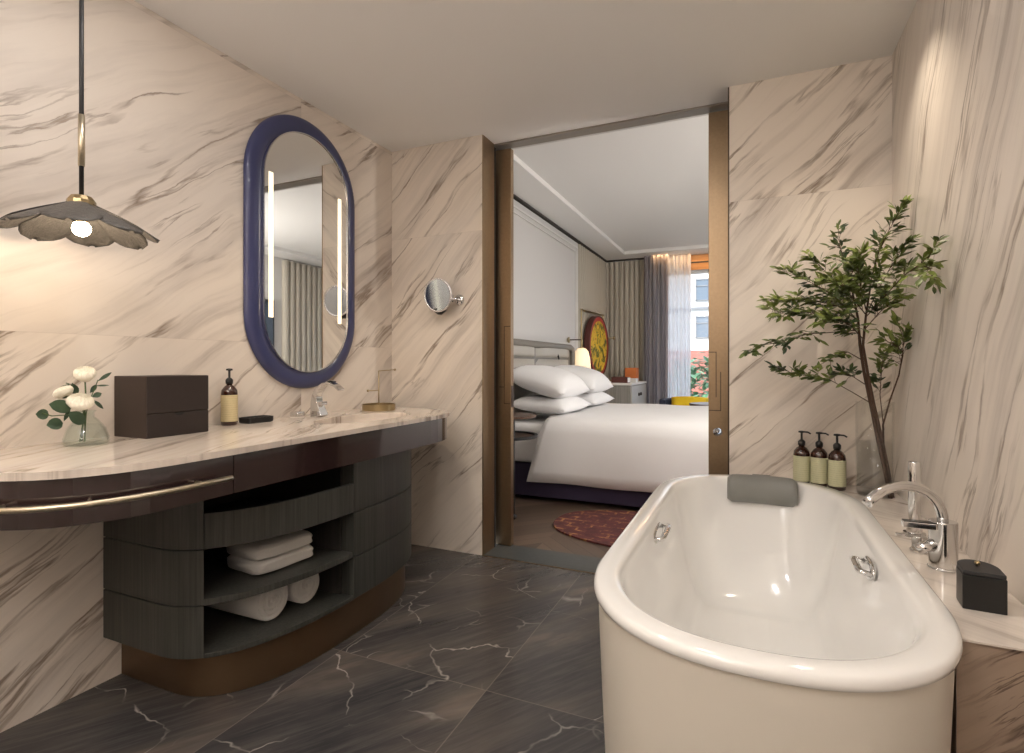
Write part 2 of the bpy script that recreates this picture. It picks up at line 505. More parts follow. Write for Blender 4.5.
# bottle labels: pale paper with rows of fine print
def label_mat(name, col, ink):
    t = NT(name); z = t.dot(t.obj(), Z_)
    s = t.math('LESS_THAN', t.math('FRACT', t.math('MULTIPLY', z, 110)), .35)
    n = t.noise(t.obj(), 420, 2, .5)
    f = t.math('MULTIPLY', t.math('MULTIPLY', s, t.mr(n, .45, .55)), .28)
    t.ln(t.mix(f, col, ink), t.p.inputs['Base Color']); t.p.inputs['Roughness'].default_value = .55; return t.m
M['label_g'] = label_mat('pale green label', (.58, .57, .37), (.20, .20, .10))
M['label_c'] = label_mat('cream label', (.62, .52, .30), (.25, .18, .08))
# blue ribbed glass of the mirror frame
t = NT('cobalt ribbed glass'); t.p.inputs['Base Color'].default_value = (.038, .045, .125, 1); t.p.inputs['Roughness'].default_value = .32
t.p.inputs['Coat Weight'].default_value = .25; M['bluef'] = t.m
# painted drum artwork: gold figures on black and green inside a red rim
t = NT('painted drum face'); P = t.obj()
r = t.math('POWER', t.math('ADD', t.math('POWER', t.dot(P, Y_), 2), t.math('POWER', t.dot(P, Z_), 2)), .5)
n = t.noise(P, 9, 5, .7, .6)
inner = t.ramp(n, [(.38, (.02, .025, .01)), (.46, (.12, .16, .02)), (.50, (.75, .45, .02)), (.60, (.85, .62, .05)), (.68, (.55, .08, .02))])
t.ln(t.mix(t.math('GREATER_THAN', r, .345), inner, (.42, .025, .02)), t.p.inputs['Base Color']); t.p.inputs['Roughness'].default_value = .35
M['drum'] = t.m

# ------------------------------------------------------------------ bathroom shell
struct('floor', B(XL-.1, XR+.1, YF-.1, YB, -.12, 0), M['floor'])
struct('ceiling', B(XL-.1, XR+.1, YF-.1, 2.92, H, H+.12), M['ceil'])
struct('wall_left', B(XL-.12, XL, YF-.1, YB+WT, -.12, 2.8), M['m_left'])
struct('wall_right', B(XR, XR+.15, YF-.1, YB, -.12, H), M['m_right'])
struct('wall_front', B(XL, XR, YF-.1, YF, 0, H), M['m_back'])
struct('wall_back_left', B(XL, DX0-.004, YB, 2.92, 0, H), M['m_back'])
struct('wall_back_right', B(DX1+.004, XR+.15, YB, 2.92, 0, H), M['m_back'])
struct('wall_pocket_left', B(XL, DX0-.03, 3.015, YB+WT, 0, 2.8), M['bwall'])
struct('wall_pocket_right', B(DX1+.03, BXR, 3.015, YB+WT, 0, 2.8), M['bwall'])
struct('wall_above_door', B(XL, BXR, 3.0, YB+WT, H, 2.8), M['bwall'])
# bronze jamb reveals
b = B(DX0-.004, DX0+.002, YB-.002, 2.915, 0, H-.002); struct('trim_1', b, M['bronze'])
struct('trim_16', B(DX0-.02, DX0+.002, 2.9155, 2.935, 0, H-.02), M['gapblack'])  # solid black strip standing in for the dark of the pocket gap
b = B(DX1-.002, DX1+.004, YB-.002, 2.915, 0, H-.002); struct('trim_2', b, M['bronze_d'])
b = B(DX0-.03, DX0, 3.018, YB+WT, 0, H-.02); struct('trim_3', b, M['bronze'])
b = B(DX1, DX1+.03, 3.018, YB+WT, 0, H-.02); struct('trim_4', b, M['bronze'])
struct('trim_5', B(DX0-.03, DX1+.03, 2.92, 3.0, 2.411, 2.44), M['header'])
struct('trim_6', B(DX0-.004, DX1+.004, YB, 3.0, -.1, .003), M['thresh'])
struct('trim_7', B(DX0, DX1, YB-.003, YB+.002, -.001, .004), M['bronze'])
# sliding leaves standing partly out of their pockets
LY0, LY1 = 2.968, 3.010
d1 = struct('door_1', B(DX0-.25, -1.327, LY0, LY1, .006, 2.40), M['bronze'], bevel=.002)
b = NB()
for z0, z1, x in ((.86, 1.33, -1.372), ):
    # stepped outline of the flush pull
    for q in ((-1.372, -1.368, z0, z1), (-1.368, -1.330, z1-.004, z1), (-1.368, -1.330, z0, z0+.004), (-1.404, -1.372, z0+.10, z0+.104)):
        box(b, q[0], q[1], LY0-.0015, LY0+.001, q[2], q[3])
o = link('flush_pull', b, M['bronze_d'], d1); o['label'] = 'darker stepped outline of the flush pull'
b = NB(); box(b, -1.3275, -1.3245, LY0+.006, LY1-.006, .84, .97)
o = link('edge_pull', b, M['bronze_d'], d1)
d2 = struct('door_2', B(-.207, DX1+.25, LY0, LY1, .006, 2.40), M['bronze'], bevel=.002)
b = NB()
for q in ((-.150, -.146, .86, 1.06), (-.205, -.150, .86, .864), (-.205, -.170, 1.16, 1.164), (-.172, -.168, .93, 1.164)):
    box(b, q[0], q[1], LY0-.0015, LY0+.001, q[2], q[3])
link('flush_pull', b, M['bronze_d'], d2)
b = lathe(NB(), [(.0005, 0), (.022, 0), (.022, .004), (.010, .005), (.010, .009), (.0005, .009)], (-.163, LY0+.001, .752), 20, Matrix.Rotation(PI/2, 4, 'X'), False, False)
o = link('lock', b, M['chrome'], d2, smooth=True); o['label'] = 'round chrome lock rosette'

# ------------------------------------------------------------------ bedroom shell
struct('floor_bedroom', B(XL-.1, BXR+.1, 3.0, BY+.3, -.12, 0), M['oak'])
struct('wall_bedroom_left', B(XL-.12, XL, YB+WT, BY, 0, 2.8), M['bwhite'])
struct('wall_bedroom_right', B(BXR, BXR+.12, YB, BY, 0, 2.8), M['bwall'])
WX0, WX1, WZ0, WZ1 = -1.30, 1.9, .25, 2.44
b = B(XL, WX0, BY, BY+.2, 0, 2.8); box(b, WX1, BXR, BY, BY+.2, 0, 2.8); box(b, WX0, WX1, BY, BY+.2, 0, WZ0); box(b, WX0, WX1, BY, BY+.2, WZ1, 2.8)
struct('wall_bedroom_back', b, M['bwall'])
w = struct('window_1', B(WX0, WX1, BY+.10, BY+.106, WZ0, WZ1), thin_glass('window glass'))
b = NB()
for x in (WX0+.02, WX1-.02): box(b, x-.02, x+.02, BY+.08, BY+.13, WZ0, WZ1)
for z in (WZ0+.02, WZ1-.02): box(b, WX0, WX1, BY+.08, BY+.13, z-.02, z+.02)
link('window_frame', b, M['bwhite'], w)
struct('trim_8', B(-.95, WX1, BY-.012, BY+.01, WZ1, 2.655), M['orange'])
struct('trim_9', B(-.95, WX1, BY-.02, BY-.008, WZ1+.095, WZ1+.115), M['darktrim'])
# ceiling with tray recess
TX, TY = -1.66, 7.67
TX1, TY0 = 1.9, 3.5
b = B(XL, TX, YB+WT-.04, BY, BH, 2.8); box(b, TX1, BXR, YB+WT-.04, BY, BH, 2.8); box(b, TX, TX1, TY, BY, BH, 2.8); box(b, TX, TX1, YB+WT-.04, TY0, BH, 2.8)
box(b, TX, TX1, TY0, TY, 2.705, 2.8)
struct('ceiling_bedroom', b, M['bceil'])
# fluted lining: back wall piece and the strip on the headboard wall
def flutes(p0, p1, n, depth, out):
    p0, p1, out = Vector(p0), Vector(p1), Vector(out)
    pts = []
    for i in range(n*6+1):
        s = i/(n*6); ph = (i % 6)/6
        h = depth*abs(math.sin(ph*PI))**.35
        pts.append(p0.lerp(p1, s)+out*(h+.012))
    return [(p.x, p.y) for p in pts]
pts = flutes((XL, BY, 0), (-1.45, BY, 0), 8, .035, (0, -1, 0))
struct('trim_10', prism(NB(), pts+[(-1.45, BY-.001), (XL, BY-.001)], 0, BH-.03), M['flute'], smooth=False)
pts = flutes((XL, 6.62, 0), (XL, BY-.06, 0), 14, .034, (1, 0, 0))
struct('trim_11', prism(NB(), pts+[(XL+.001, BY-.06), (XL+.001, 6.62)], 0, BH-.03), M['flute'], smooth=False)
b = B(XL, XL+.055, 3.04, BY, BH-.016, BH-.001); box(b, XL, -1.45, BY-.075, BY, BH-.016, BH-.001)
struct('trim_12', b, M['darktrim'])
# white panelling above the headboard
b = B(XL, XL+.03, 3.05, 6.60, 0, BH-.03)
struct('trim_13', b, M['bpanel'])
b = NB()
for w_, i_ in ((.02, 0), (.012, .06)):
    y0, y1, z0, z1 = 3.2+i_, 6.56-i_, .2, BH-.09-i_
    box(b, XL+.03, XL+.046, y0, y0+w_, z0, z1); box(b, XL+.03, XL+.046, y1-w_, y1, z0, z1)
    box(b, XL+.03, XL+.046, y0, y1, z1-w_, z1)
struct('trim_14', b, M['bwhite'], bevel=.004)
# the other side of the bedroom, seen in the mirror
pts = flutes((BXR, 5.9, 0), (BXR, BY, 0), 20, .05, (-1, 0, 0))
struct('trim_15', prism(NB(), pts+[(BXR-.001, BY), (BXR-.001, 5.9)], 0, BH-.03), M['flute'])

# ------------------------------------------------------------------ vanity
def corner(cx, cy, rx, ry, n, a0, a1, k=14):
    out = []
    for i in range(k+1):
        a = a0+(a1-a0)*i/k
        out.append((cx+rx*sgnpow(math.cos(a), 2/n), cy+ry*sgnpow(math.sin(a), 2/n)))
    return out
def counter_path(ins=0, x_start=XL):
    """front edge of the worktop, from the wall at its near end to the wall at its far end"""
    p = [(x_start, .63+ins)]
    p += corner(-1.80, 1.03, .38-ins, .40-ins, 2.6, -PI/2, 0)
    p += [(-1.42-ins, y) for y in (1.25, 1.45, 1.65, 1.85, 2.05)]
    p += corner(-1.80, 2.25, .38-ins, .375-ins, 2.6, 0, PI/2)
    p += [(x_start, 2.625-ins)]
    return p
def cut(path, y0, y1):
    """part of a plan path with y in y0..y1 (path runs with rising y along the front)"""
    out = []
    for (ax, ay), (bx, by) in zip(path[:-1], path[1:]):
        if by < y0 or ay > y1 or by == ay: 
            if by == ay and y0 <= ay <= y1 and not out: out.append((ax, ay))
            continue
        if not out:
            s = (y0-ay)/(by-ay) if ay < y0 else 0
            out.append((ax+(bx-ax)*s, max(ay, y0)))
        s = (y1-ay)/(by-ay) if by > y1 else 1
        out.append((ax+(bx-ax)*s, min(by, y1)))
    return out
ZC = .847
vb = (-1.75, 1.70, 0)
van = thing('vanity_unit', 'long curved vanity with dark grey-green open cabinet, brown lacquer fascia and bronze plinth', 'vanity', vb)
# worktop with the basin cut out of it
bm = NB()
outer = counter_path(0, XL+.001)
BC = (-1.685, 2.06); BRX, BRY = .145, .29
inner = [(BC[0]+BRX*math.cos(2*PI*i/40), BC[1]+BRY*math.sin(2*PI*i/40)) for i in range(40)]
def ring_fill(bm, outer, inner, z):
    vo = [bm.verts.new((x, y, z)) for x, y in outer]; vi = [bm.verts.new((x, y, z)) for x, y in inner]
    eo = [bm.edges.new((vo[i], vo[(i+1) % len(vo)])) for i in range(len(vo))]
    ei = [bm.edges.new((vi[i], vi[(i+1) % len(vi)])) for i in range(len(vi))]
    bmesh.ops.triangle_fill(bm, use_beauty=True, use_dissolve=False, edges=eo+ei)
    return vo, vi
to, ti = ring_fill(bm, outer, inner, ZC); lo, li = ring_fill(bm, outer, inner, ZC-.019)
for A, Bq in ((to, lo), (ti, li)):
    n = len(A)
    for i in range(n): bm.faces.new((A[i], A[(i+1) % n], Bq[(i+1) % n], Bq[i]))
o = link('worktop', bm, M['m_top'], van); o['label'] = 'cream veined marble worktop with an oval basin cut-out'
prof = [(1.0, ZC-.019), (.99, ZC-.05), (.93, ZC-.09), (.78, ZC-.115), (.4, ZC-.122), (.08, ZC-.124)]
loops = [[(BC[0]+BRX*s*1.01*math.cos(2*PI*i/40), BC[1]+BRY*s*1.01*math.sin(2*PI*i/40), z) for i in range(40)] for s, z in prof]
o = link('basin', loft(NB(), loops, False, True), M['m_top'], van, smooth=True)
fz0, fz1 = .710, ZC-.0205
path = counter_path(.012)
tail = [(XL+.002, path[0][1])]
near = tail+cut(path[1:], path[1][1], 1.149)
o = link('drawer_front', strip(NB(), near, .02, fz0, fz1), M['lacquer'], van, smooth=False); o['label'] = 'curved dark lacquer drawer front'; drawer = o
link('fascia', strip(NB(), cut(path, 1.153, 2.50), .02, fz0, fz1), M['lacquer'], van)
far = cut(path[:-1], 2.505, 2.62)+[(XL+.002, path[-1][1])]
link('end_fascia', strip(NB(), far, .02, fz0, fz1), M['lacquer'], van)
bm = prism(NB(), counter_path(.04, XL+.003), fz0+.002, fz0+.007); link('underside', bm, M['cab_in'], van)
bar = cut(counter_path(-.026)[1:], .62, 1.115)
bm = tube(NB(), [(x, y, .767) for x, y in bar], .0075, 10)
o = link('drawer_bar', bm, M['brass_p'], drawer, smooth=True); o['label'] = 'long pale brass bar handle'
for i in (2, len(bar)//2, len(bar)-2):
    x, y = bar[i]; q = offset(bar, .04)[i]
    link('handle_post', tube(NB(), [(x, y, .767), (q[0], q[1], .767)], .005, 8), M['brass_p'], drawer, smooth=True)

def cab_path(ins=0):
    yc, hl = 1.752, .62-ins
    p = [(XL+.003, yc-hl)]+corner(-1.78, yc, .32-ins, hl, 2.6, -PI/2, PI/2, 48)+[(XL+.003, yc+hl)]
    return p
cp = cab_path()
L0, L1, L2, L3 = .155, .325, .504, .708
YA, YM = 1.183, 1.725
def part_poly(path, y0, y1, xb=XL+.004):
    seg = [p for p in cut(path[1:-1], y0, y1)]
    return seg
left_pts = [(XL+.003, 1.132)]+cut(cp[1:-1], 1.132, YA)
right_pts = cut(cp[1:-1], YM, 2.372)+[(XL+.003, 2.372)]
for z0, z1 in ((L0, L1), (L1, L2), (L2, L3)):
    link('side_panel', prism(NB(), left_pts+[(XL+.003, YA)], z0+.002, z1-.002), M['cabinet'], van, bevel=.0015)
    link('drawer', prism(NB(), right_pts+[(XL+.003, YM)], z0+.002, z1-.002), M['cabinet'], van, bevel=.0015)
bm = B(XL+.003, XL+.02, YA, YM, L0, L3-.002); box(bm, XL+.02, -1.52, YM-.012, YM-.001, L0+.01, L3-.002); box(bm, XL+.02, -1.64, YA+.001, YA+.012, L0+.01, L3-.002)
link('inner_lining', bm, M['cab_in'], van)
mid = cut(cp[1:-1], YA+.001, YM-.001)
o = link('curved_rail', strip(NB(), mid, .02, L2+.002, .621), M['cabinet'], van, bevel=.0015)
def shelf(z0, z1, ins):
    m2 = cut(cab_path(ins)[1:-1], YA+.001, YM-.001)
    return prism(NB(), m2+[(XL+.02, YM-.001), (XL+.02, YA+.001)], z0, z1)
link('shelf', shelf(L1-.002, L1+.020, .004), M['cabinet'], van, bevel=.0015)
link('shelf', shelf(L0, L0+.016, .0), M['cabinet'], van, bevel=.0015)
link('shelf', shelf(L2-.0, L2+.012, .03), M['cab_in'], van)
pp = [(XL+.003, 1.19)]+corner(-1.80, 1.765, .32, .575, 2.6, -PI/2, PI/2, 48)+[(XL+.003, 2.34)]
link('plinth', prism(NB(), pp, .001, L0-.001), M['plinth'], van, bevel=.002)

# towels
def folded_towel(z, dy, label):
    base = (-1.67, 1.505+dy, z)
    bm = NB(); L, W, T = .235, .20, .052
    rows = []
    N = 28
    for i in range(25):
        y = -L/2+L*i/24
        e = (1-abs(2*i/24-1)**10)**.5 if 0 < i < 24 else .35
        row = []
        for k in range(N):
            a = 2*PI*k/N
            x = W/2*sgnpow(math.cos(a), .32); zz = T/2*sgnpow(math.sin(a), .5)
            # doubled layers: a crease on the open side
            if math.cos(a) < 0: zz *= 1
            cr = .008*math.exp(-(zz/.004)**2) if math.cos(a) > 0 else 0
            row.append(Vector((base[0]+(x-cr)*(.9+.1*e)+.002*math.sin(9*y+k), base[1]+y, base[2]+T/2+zz*(.75+.25*e)+.0015*math.sin(31*y+3*x*20))))
        rows.append(row)
    loft(bm, rows)
    for v in bm.verts:
        d = v.co-Vector(base); d.rotate(Matrix.Rotation(math.radians(-7), 3, 'Z')); v.co = Vector(base)+d
    o = link('folded_towel', bm, M['towel'], None, base, smooth=True)
    return tag(o, label, 'towel', 'folded towels on the middle shelf')
folded_towel(L1+.021, .0, 'lower of the two folded white towels stacked on the open shelf')
folded_towel(L1+.0735, -.004, 'upper of the two folded white towels stacked on the open shelf')
def towel_roll(y, r, x1, label):
    base = Vector((x1-.14, y, L0+.0165))
    bm = NB(); c = Vector((0, y, base.z+r))
    prof = [(0.001, -.33), (r*.8, -.33), (r, -.315), (r*1.01, -.2), (r*1.0, -.1), (r, -.02), (r*.985, -.005)]
    for i in range(26):
        s = 1-(i+.5)/26
        prof.append((r*.97*s, .003*(1-s)-.003))
    mt = Matrix.Rotation(PI/2, 4, 'Y')
    lathe(bm, prof, (x1, y, c.z), 48, mt, True, True)
    for v in bm.verts:   # a wound roll: the radius drifts with the angle, and it sags a little
        q = v.co-Vector((x1, y, c.z)); a = math.atan2(q.z, q.y)
        v.co.x += .0055*math.sin(a+math.hypot(q.y, q.z)*330)*(1 if q.x > -.03 else 0)
        v.co.z = c.z+q.z*(1.0 if q.z > 0 else .985)
    # loose outer end of the towel
    pts = []
    for k in range(5):
        a = -.9+.15*k
        pts.append((math.cos(a)*(r+.002+.001*k), math.sin(a)*(r+.002+.001*k)))
    o = link('rolled_towel', bm, M['towel'], None, base, smooth=True)
    return tag(o, label, 'towel', 'rolled towels on the bottom shelf')
towel_roll(1.44, .075, -1.585, 'thicker rolled white towel on the left of the bottom cabinet shelf')
towel_roll(1.60, .070, -1.585, 'smaller rolled white towel right beside the thick roll')

# ------------------------------------------------------------------ things on the vanity
def bottle(loc, r, h, labm, label, group=None):
    """bottle with pump; h = height of glass body to shoulder"""
    t = thing('pump_bottle', label, 'bottle', loc, group)
    x, y, z = loc
    prof = [(r*.9, 0), (r, .004), (r, h*.80), (r*.93, h*.88), (r*.6, h*.97), (r*.36, h), (r*.36, h*1.04)]
    link('glass_body', lathe(NB(), [(a, b_) for a, b_ in prof], loc, 28), M['amber'], t, smooth=True)
    link('paper_label', lathe(NB(), [(r+.0008, h*.10), (r+.0008, h*.76)], loc, 28, None, False, False), labm, t, smooth=True)
    bm = lathe(NB(), [(r*.44, h*1.03), (r*.46, h*1.13), (r*.30, h*1.17), (r*.14, h*1.19), (r*.14, h*1.36), (r*.42, h*1.37), (r*.38, h*1.41), (r*.1, h*1.42)], loc, 20)
    tube(bm, [(x, y, z+h*1.39), (x+r*.7, y-r*.5, z+h*1.395), (x+r*1.0, y-r*.7, z+h*1.36)], r*.11, 8)
    link('pump', bm, M['blackp'], t, smooth=True)
    return t
bottle((-1.985, 1.575, ZC), .0315, .166, M['label_c'], 'amber pump bottle with cream label on the vanity beside the dark box')

# dark two-tier box
bx = thing('storage_box', 'dark brown leather box with one drawer on the vanity worktop', 'box', (-1.96, 1.29, ZC))
x0, x1, y0, y1 = -2.046, -1.868, 1.166, 1.394
link('body', B(x0, x1-.003, y0, y1, ZC, ZC+.212), M['boxside'], bx, bevel=.002)
link('lid_front', B(x1-.004, x1+.001, y0+.001, y1-.001, ZC+.085, ZC+.211), M['boxd'], bx, bevel=.001)
fr = link('drawer', B(x1-.004, x1+.001, y0+.001, y1-.001, ZC+.002, ZC+.0815), M['boxd'], bx, bevel=.001)
bm = lathe(NB(), [(.0001, 0), (.017, 0), (.017, .0022), (.0001, .0022)], (x1+.0002, (y0+y1)/2, ZC+.081), 24, Matrix.Rotation(PI/2, 4, 'Y'), False, False)
for v in list(bm.verts):
    if v.co.z > ZC+.0815: v.co.z = ZC+.0815
for v in bm.verts: v.co.z = ZC+.0815+(v.co.z-ZC-.0815)*.6
link('finger_notch', bm, M['gapblack'], fr)

# soap dish
t = thing('soap_dish', 'low black rectangular soap dish on the vanity beside the amber bottle', 'soap dish', (-1.98, 1.705, ZC))
def rrect(cx, cy, hx, hy, n=5, k=32):
    return [(cx+hx*sgnpow(math.cos(2*PI*i/k), 2/n), cy+hy*sgnpow(math.sin(2*PI*i/k), 2/n)) for i in range(k)]
L = [[(x, y, z) for x, y in rrect(-1.98, 1.705, hx, hy)] for hx, hy, z in ((.038, .062, ZC), (.042, .066, ZC+.004), (.042, .067, ZC+.024), (.038, .063, ZC+.024), (.035, .06, ZC+.010))]
link('dish', loft(NB(), L), M['blackp'], t)
bm = NB()
for k in range(4): box(bm, -2.012+.001, -1.949, 1.665+k*.025, 1.672+k*.025, ZC+.010, ZC+.017)
link('drain_rib', bm, M['blackm'], t)

# small chrome control knob beside the tap
o = link('tap_lever', B(-1.995, -1.950, 1.905, 1.955, ZC, ZC+.028), M['chrome'], None, (-1.97, 1.93, ZC), bevel=.004)
tag(o, 'small square chrome control beside the basin tap', 'tap control')

# arching basin tap
fx, fy = -1.925, 2.02
t = thing('basin_tap', 'chrome basin tap with flat arching spout behind the vanity basin', 'tap', (fx, fy, ZC))
def ribbon(bm, pts, w, th):
    """flat bar along pts; w[i] half width along y, th[i] half thickness"""
    loops = []
    for i, p in enumerate(pts):
        a = Vector(pts[max(i-1, 0)]); c = Vector(pts[min(i+1, len(pts)-1)])
        tg = (c-a).normalized(); s = Vector((0, 1, 0)); n = tg.cross(s)
        p = Vector(p)
        loops.append([p+s*w[i]+n*th[i], p-s*w[i]+n*th[i], p-s*w[i]-n*th[i], p+s*w[i]-n*th[i]])
    return loft(bm, loops)
bm = NB()
pts = [(fx, fy, ZC), (fx-.006, fy, ZC+.035), (fx-.014, fy, ZC+.07), (fx-.012, fy, ZC+.102), (fx+.006, fy, ZC+.135), (fx+.036, fy, ZC+.156), (fx+.075, fy, ZC+.162), (fx+.112, fy, ZC+.150), (fx+.138, fy, ZC+.130)]
ribbon(bm, pts, [.026, .023, .021, .021, .021, .021, .021, .021, .021], [.036, .028, .020, .014, .010, .007, .006, .005, .004])
link('spout', bm, M['chrome'], t, bevel=.002)
bm = B(fx-.006, fx+.034, fy-.020, fy+.020, ZC+.056, ZC+.072); link('lever', bm, M['chrome'], t, bevel=.002)
bm = NB()
pts = [(fx+.062, fy, ZC+.170), (fx+.078, fy, ZC+.172), (fx+.098, fy, ZC+.168)]
ribbon(bm, pts, [.011]*3, [.003]*3); o = link('spout_cap', bm, M['blackp'], t, bevel=.001)

# brass jewellery tray
jx, jy = -1.885, 2.43
t = thing('jewellery_stand', 'round brass jewellery tray with a slim post and two arms on the vanity', 'jewellery stand', (jx, jy, ZC))
link('tray', lathe(NB(), [(.088, 0), (.09, .002), (.09, .034), (.087, .034), (.087, .006), (.001, .006)], (jx, jy, ZC), 48), M['brass'], t, smooth=False, bevel=.001)
link('post', tube(NB(), [(jx, jy, ZC+.004), (jx, jy, ZC+.218)], .0032, 8), M['brass'], t, smooth=True)
def arm(p, q):
    bm = tube(NB(), [p, q], .0026, 8); bmesh.ops.create_uvsphere(bm, u_segments=12, v_segments=8, radius=.007, matrix=Matrix.Translation(q))
    link('arm', bm, M['brass'], t, smooth=True)
arm((jx, jy, ZC+.216), (jx+.045, jy+.085, ZC+.222))
arm((jx, jy, ZC+.108), (jx-.03, jy-.055, ZC+.108))

# flower vase
vx, vy = -1.905, 1.005
vase = thing('bud_vase', 'squat bell shaped greenish glass vase on the vanity holding white flowers', 'vase', (vx, vy, ZC))
prof = [(.050, .001), (.058, .006), (.057, .022), (.048, .052), (.030, .078), (.020, .088), (.0185, .100), (.024, .108)]
link('glass_body', lathe(NB(), prof, (vx, vy, ZC), 36, None, True, False), M['glassg'], vase, smooth=True, solid=.003)
prof = [(.0525, .004), (.0545, .010), (.053, .022), (.0445, .050), (.036, .064)]
link('water', lathe(NB(), prof, (vx, vy, ZC), 36), thin_glass('vase water', (.985, .995, .99), 1.33, edge=.2), vase, smooth=True)
def at2(px, py, X):
    u = (px-512)/F; a, b_ = u*C_-S_, u*S_+C_; d = X/a
    return Vector((X, b_*d, CAMZ-(py-Y0)*d/F))
def ranunculus(px, py, X, r, tilt, label, squash=1):
    c = at2(px, py, X); foot = Vector((vx+random.uniform(-.02, .02), vy+random.uniform(-.02, .02), ZC+.012)); neck = Vector((vx, vy, ZC+.10))
    t = thing('white_flower', label, 'flower', tuple(foot), 'white flowers in the vase')
    bm = NB()
    mt0 = Matrix.Translation(c) @ Matrix.Rotation(tilt[0], 4, 'X') @ Matrix.Rotation(tilt[1], 4, 'Y')
    for ring in range(6):
        n = 5+ring*2; rr = r*(.18+.82*ring/5); hh = r*(.95-.05*ring)*squash
        for k in range(n):
            a = 2*PI*k/n+ring*.7
            vs = []
            for i in range(5):
                s = i/4
                for j in range(5):
                    tt = (j-2)/2
                    wa = a+tt*(PI/n*1.35)
                    rad = rr*(.35+.65*math.sin(.12+s*PI/1.3))*(1-.04*tt*tt)
                    z = -r*.6*squash+(hh+r*.6*squash)*s*(1-.10*tt*tt)
                    vs.append(bm.verts.new(mt0 @ Vector((rad*math.cos(wa), rad*math.sin(wa), z))))
            for i in range(4):
                for j in range(4):
                    bm.faces.new((vs[i*5+j], vs[i*5+j+1], vs[i*5+j+6], vs[i*5+j+5]))
    link('petals', bm, M['petal'], t, smooth=True, solid=.0006)
    link('stem', tube(NB(), [foot, neck+Vector((random.uniform(-.006, .006), random.uniform(-.006, .006), 0)), (c+neck)/2+Vector((0, 0, .006)), c-Vector((0, 0, r*.4))], .0022, 7), M['stem'], t, smooth=True)
    bm = lathe(NB(), [(.002, -r*.62), (r*.35, -r*.52), (r*.5, -r*.3)], tuple(c), 12, None, True, False)
    link('calyx', bm, M['stem'], t, smooth=True)
    return t
ranunculus(85, 375, -1.90, .030, (.25, .35), 'topmost ivory bloom in the bud vase')
ranunculus(64, 393, -1.91, .027, (.3, -.5), 'ivory bloom leaning left in the bud vase', .8)
ranunculus(80, 403, -1.865, .035, (.1, .5), 'largest cream bloom just above the vase mouth', .85)
def leafblade(bm, base, tip, w, up=Vector((0, 0, 1)), curl=.12, n=6, roundy=False):
    base, tip = Vector(base), Vector(tip); ax = tip-base; L = ax.length
    if L < 1e-6: return
    s = ax.cross(up)
    if s.length < 1e-5: s = ax.cross(Vector((1, 0, 0)))
    s.normalize(); nn = s.cross(ax).normalized()
    prev = None
    for i in range(n+1):
        f = i/n
        ww = w*(math.sin(PI*f)**(.55 if roundy else .9)) if 0 < f < 1 else .0004
        p = base+ax*f+nn*(-curl*L*f*f+curl*L*f*.4)
        a = bm.verts.new(p+s*ww+nn*ww*.25); m_ = bm.verts.new(p); c = bm.verts.new(p-s*ww+nn*ww*.25)
        if prev: bm.faces.new((prev[0], prev[1], m_, a)); bm.faces.new((prev[1], prev[2], c, m_))
        prev = (a, m_, c)
def sprig(pts, leaves, label, name='eucalyptus_sprig'):
    foot = Vector((vx+.01, vy-.01, ZC+.012))
    t = thing(name, label, 'sprig', tuple(foot), 'greenery in the vase')
    P_ = [foot, Vector((vx, vy, ZC+.10))]+[at2(*p) for p in pts]
    link('stem', tube(NB(), P_, .0016, 6), M['stem'], t, smooth=True)
    bm = NB()
    for (a, b_, w, rd) in leaves: leafblade(bm, at2(*a), at2(*b_), w, Vector((1, -.3, .25)), roundy=rd)
    link('leaves', bm, M['euc'], t, smooth=True)
sprig([(66, 415, -1.89), (52, 416, -1.88), (42, 413, -1.88)],
      [((49, 415, -1.88), (36, 414, -1.88), .0155, True), ((63, 423, -1.885), (47, 425, -1.88), .018, True), ((71, 409, -1.88), (50, 404, -1.87), .020, True), ((84, 424, -1.87), (70, 412, -1.87), .018, True)],
      'eucalyptus sprig with round leaves reaching left out of the bud vase')
sprig([(70, 400, -1.93), (73, 385, -1.93), (66, 383, -1.93)], [((70, 384, -1.93), (55, 392, -1.93), .006, False), ((72, 383, -1.93), (77, 396, -1.93), .011, False), ((70, 409, -1.9), (64, 421, -1.9), .006, False)],
      'eucalyptus sprig with dark narrow leaves behind the left bloom')
sprig([(88, 405, -1.90), (94, 390, -1.90), (98, 380, -1.91)],
      [((98, 381, -1.91), (112, 372, -1.91), .006, False), ((90, 393, -1.90), (97, 384, -1.91), .007, False), ((95, 386, -1.90), (110, 385, -1.91), .003, False), ((93, 400, -1.90), (104, 409, -1.90), .006, False), ((92, 397, -1.89), (102, 393, -1.89), .009, False)],
      'slim leaved green sprig reaching right out of the bud vase')

# ------------------------------------------------------------------ wall mirror
MX, MY, MZ = -2.012, 2.048, 1.648
def stadium(hw, hh, n=60, x=0, kk=40):
    pts = []; s = hh-hw
    for i in range(n+1):
        a = PI*i/n; pts.append((x, MY+hw*math.cos(a), MZ+s+hw*math.sin(a)))
    k = kk
    for i in range(1, k): pts.append((x, MY-hw, MZ+s-2*s*i/k))
    for i in range(n+1):
        a = PI+PI*i/n; pts.append((x, MY+hw*math.cos(a), MZ-s+hw*math.sin(a)))
    for i in range(1, k): pts.append((x, MY+hw, MZ-s+2*s*i/k))
    return pts
mir = thing('vanity_mirror', 'tall pill shaped lit mirror with blue ribbed glass frame on the marble wall', 'mirror', (XL, MY, MZ-.67))
bm = NB()
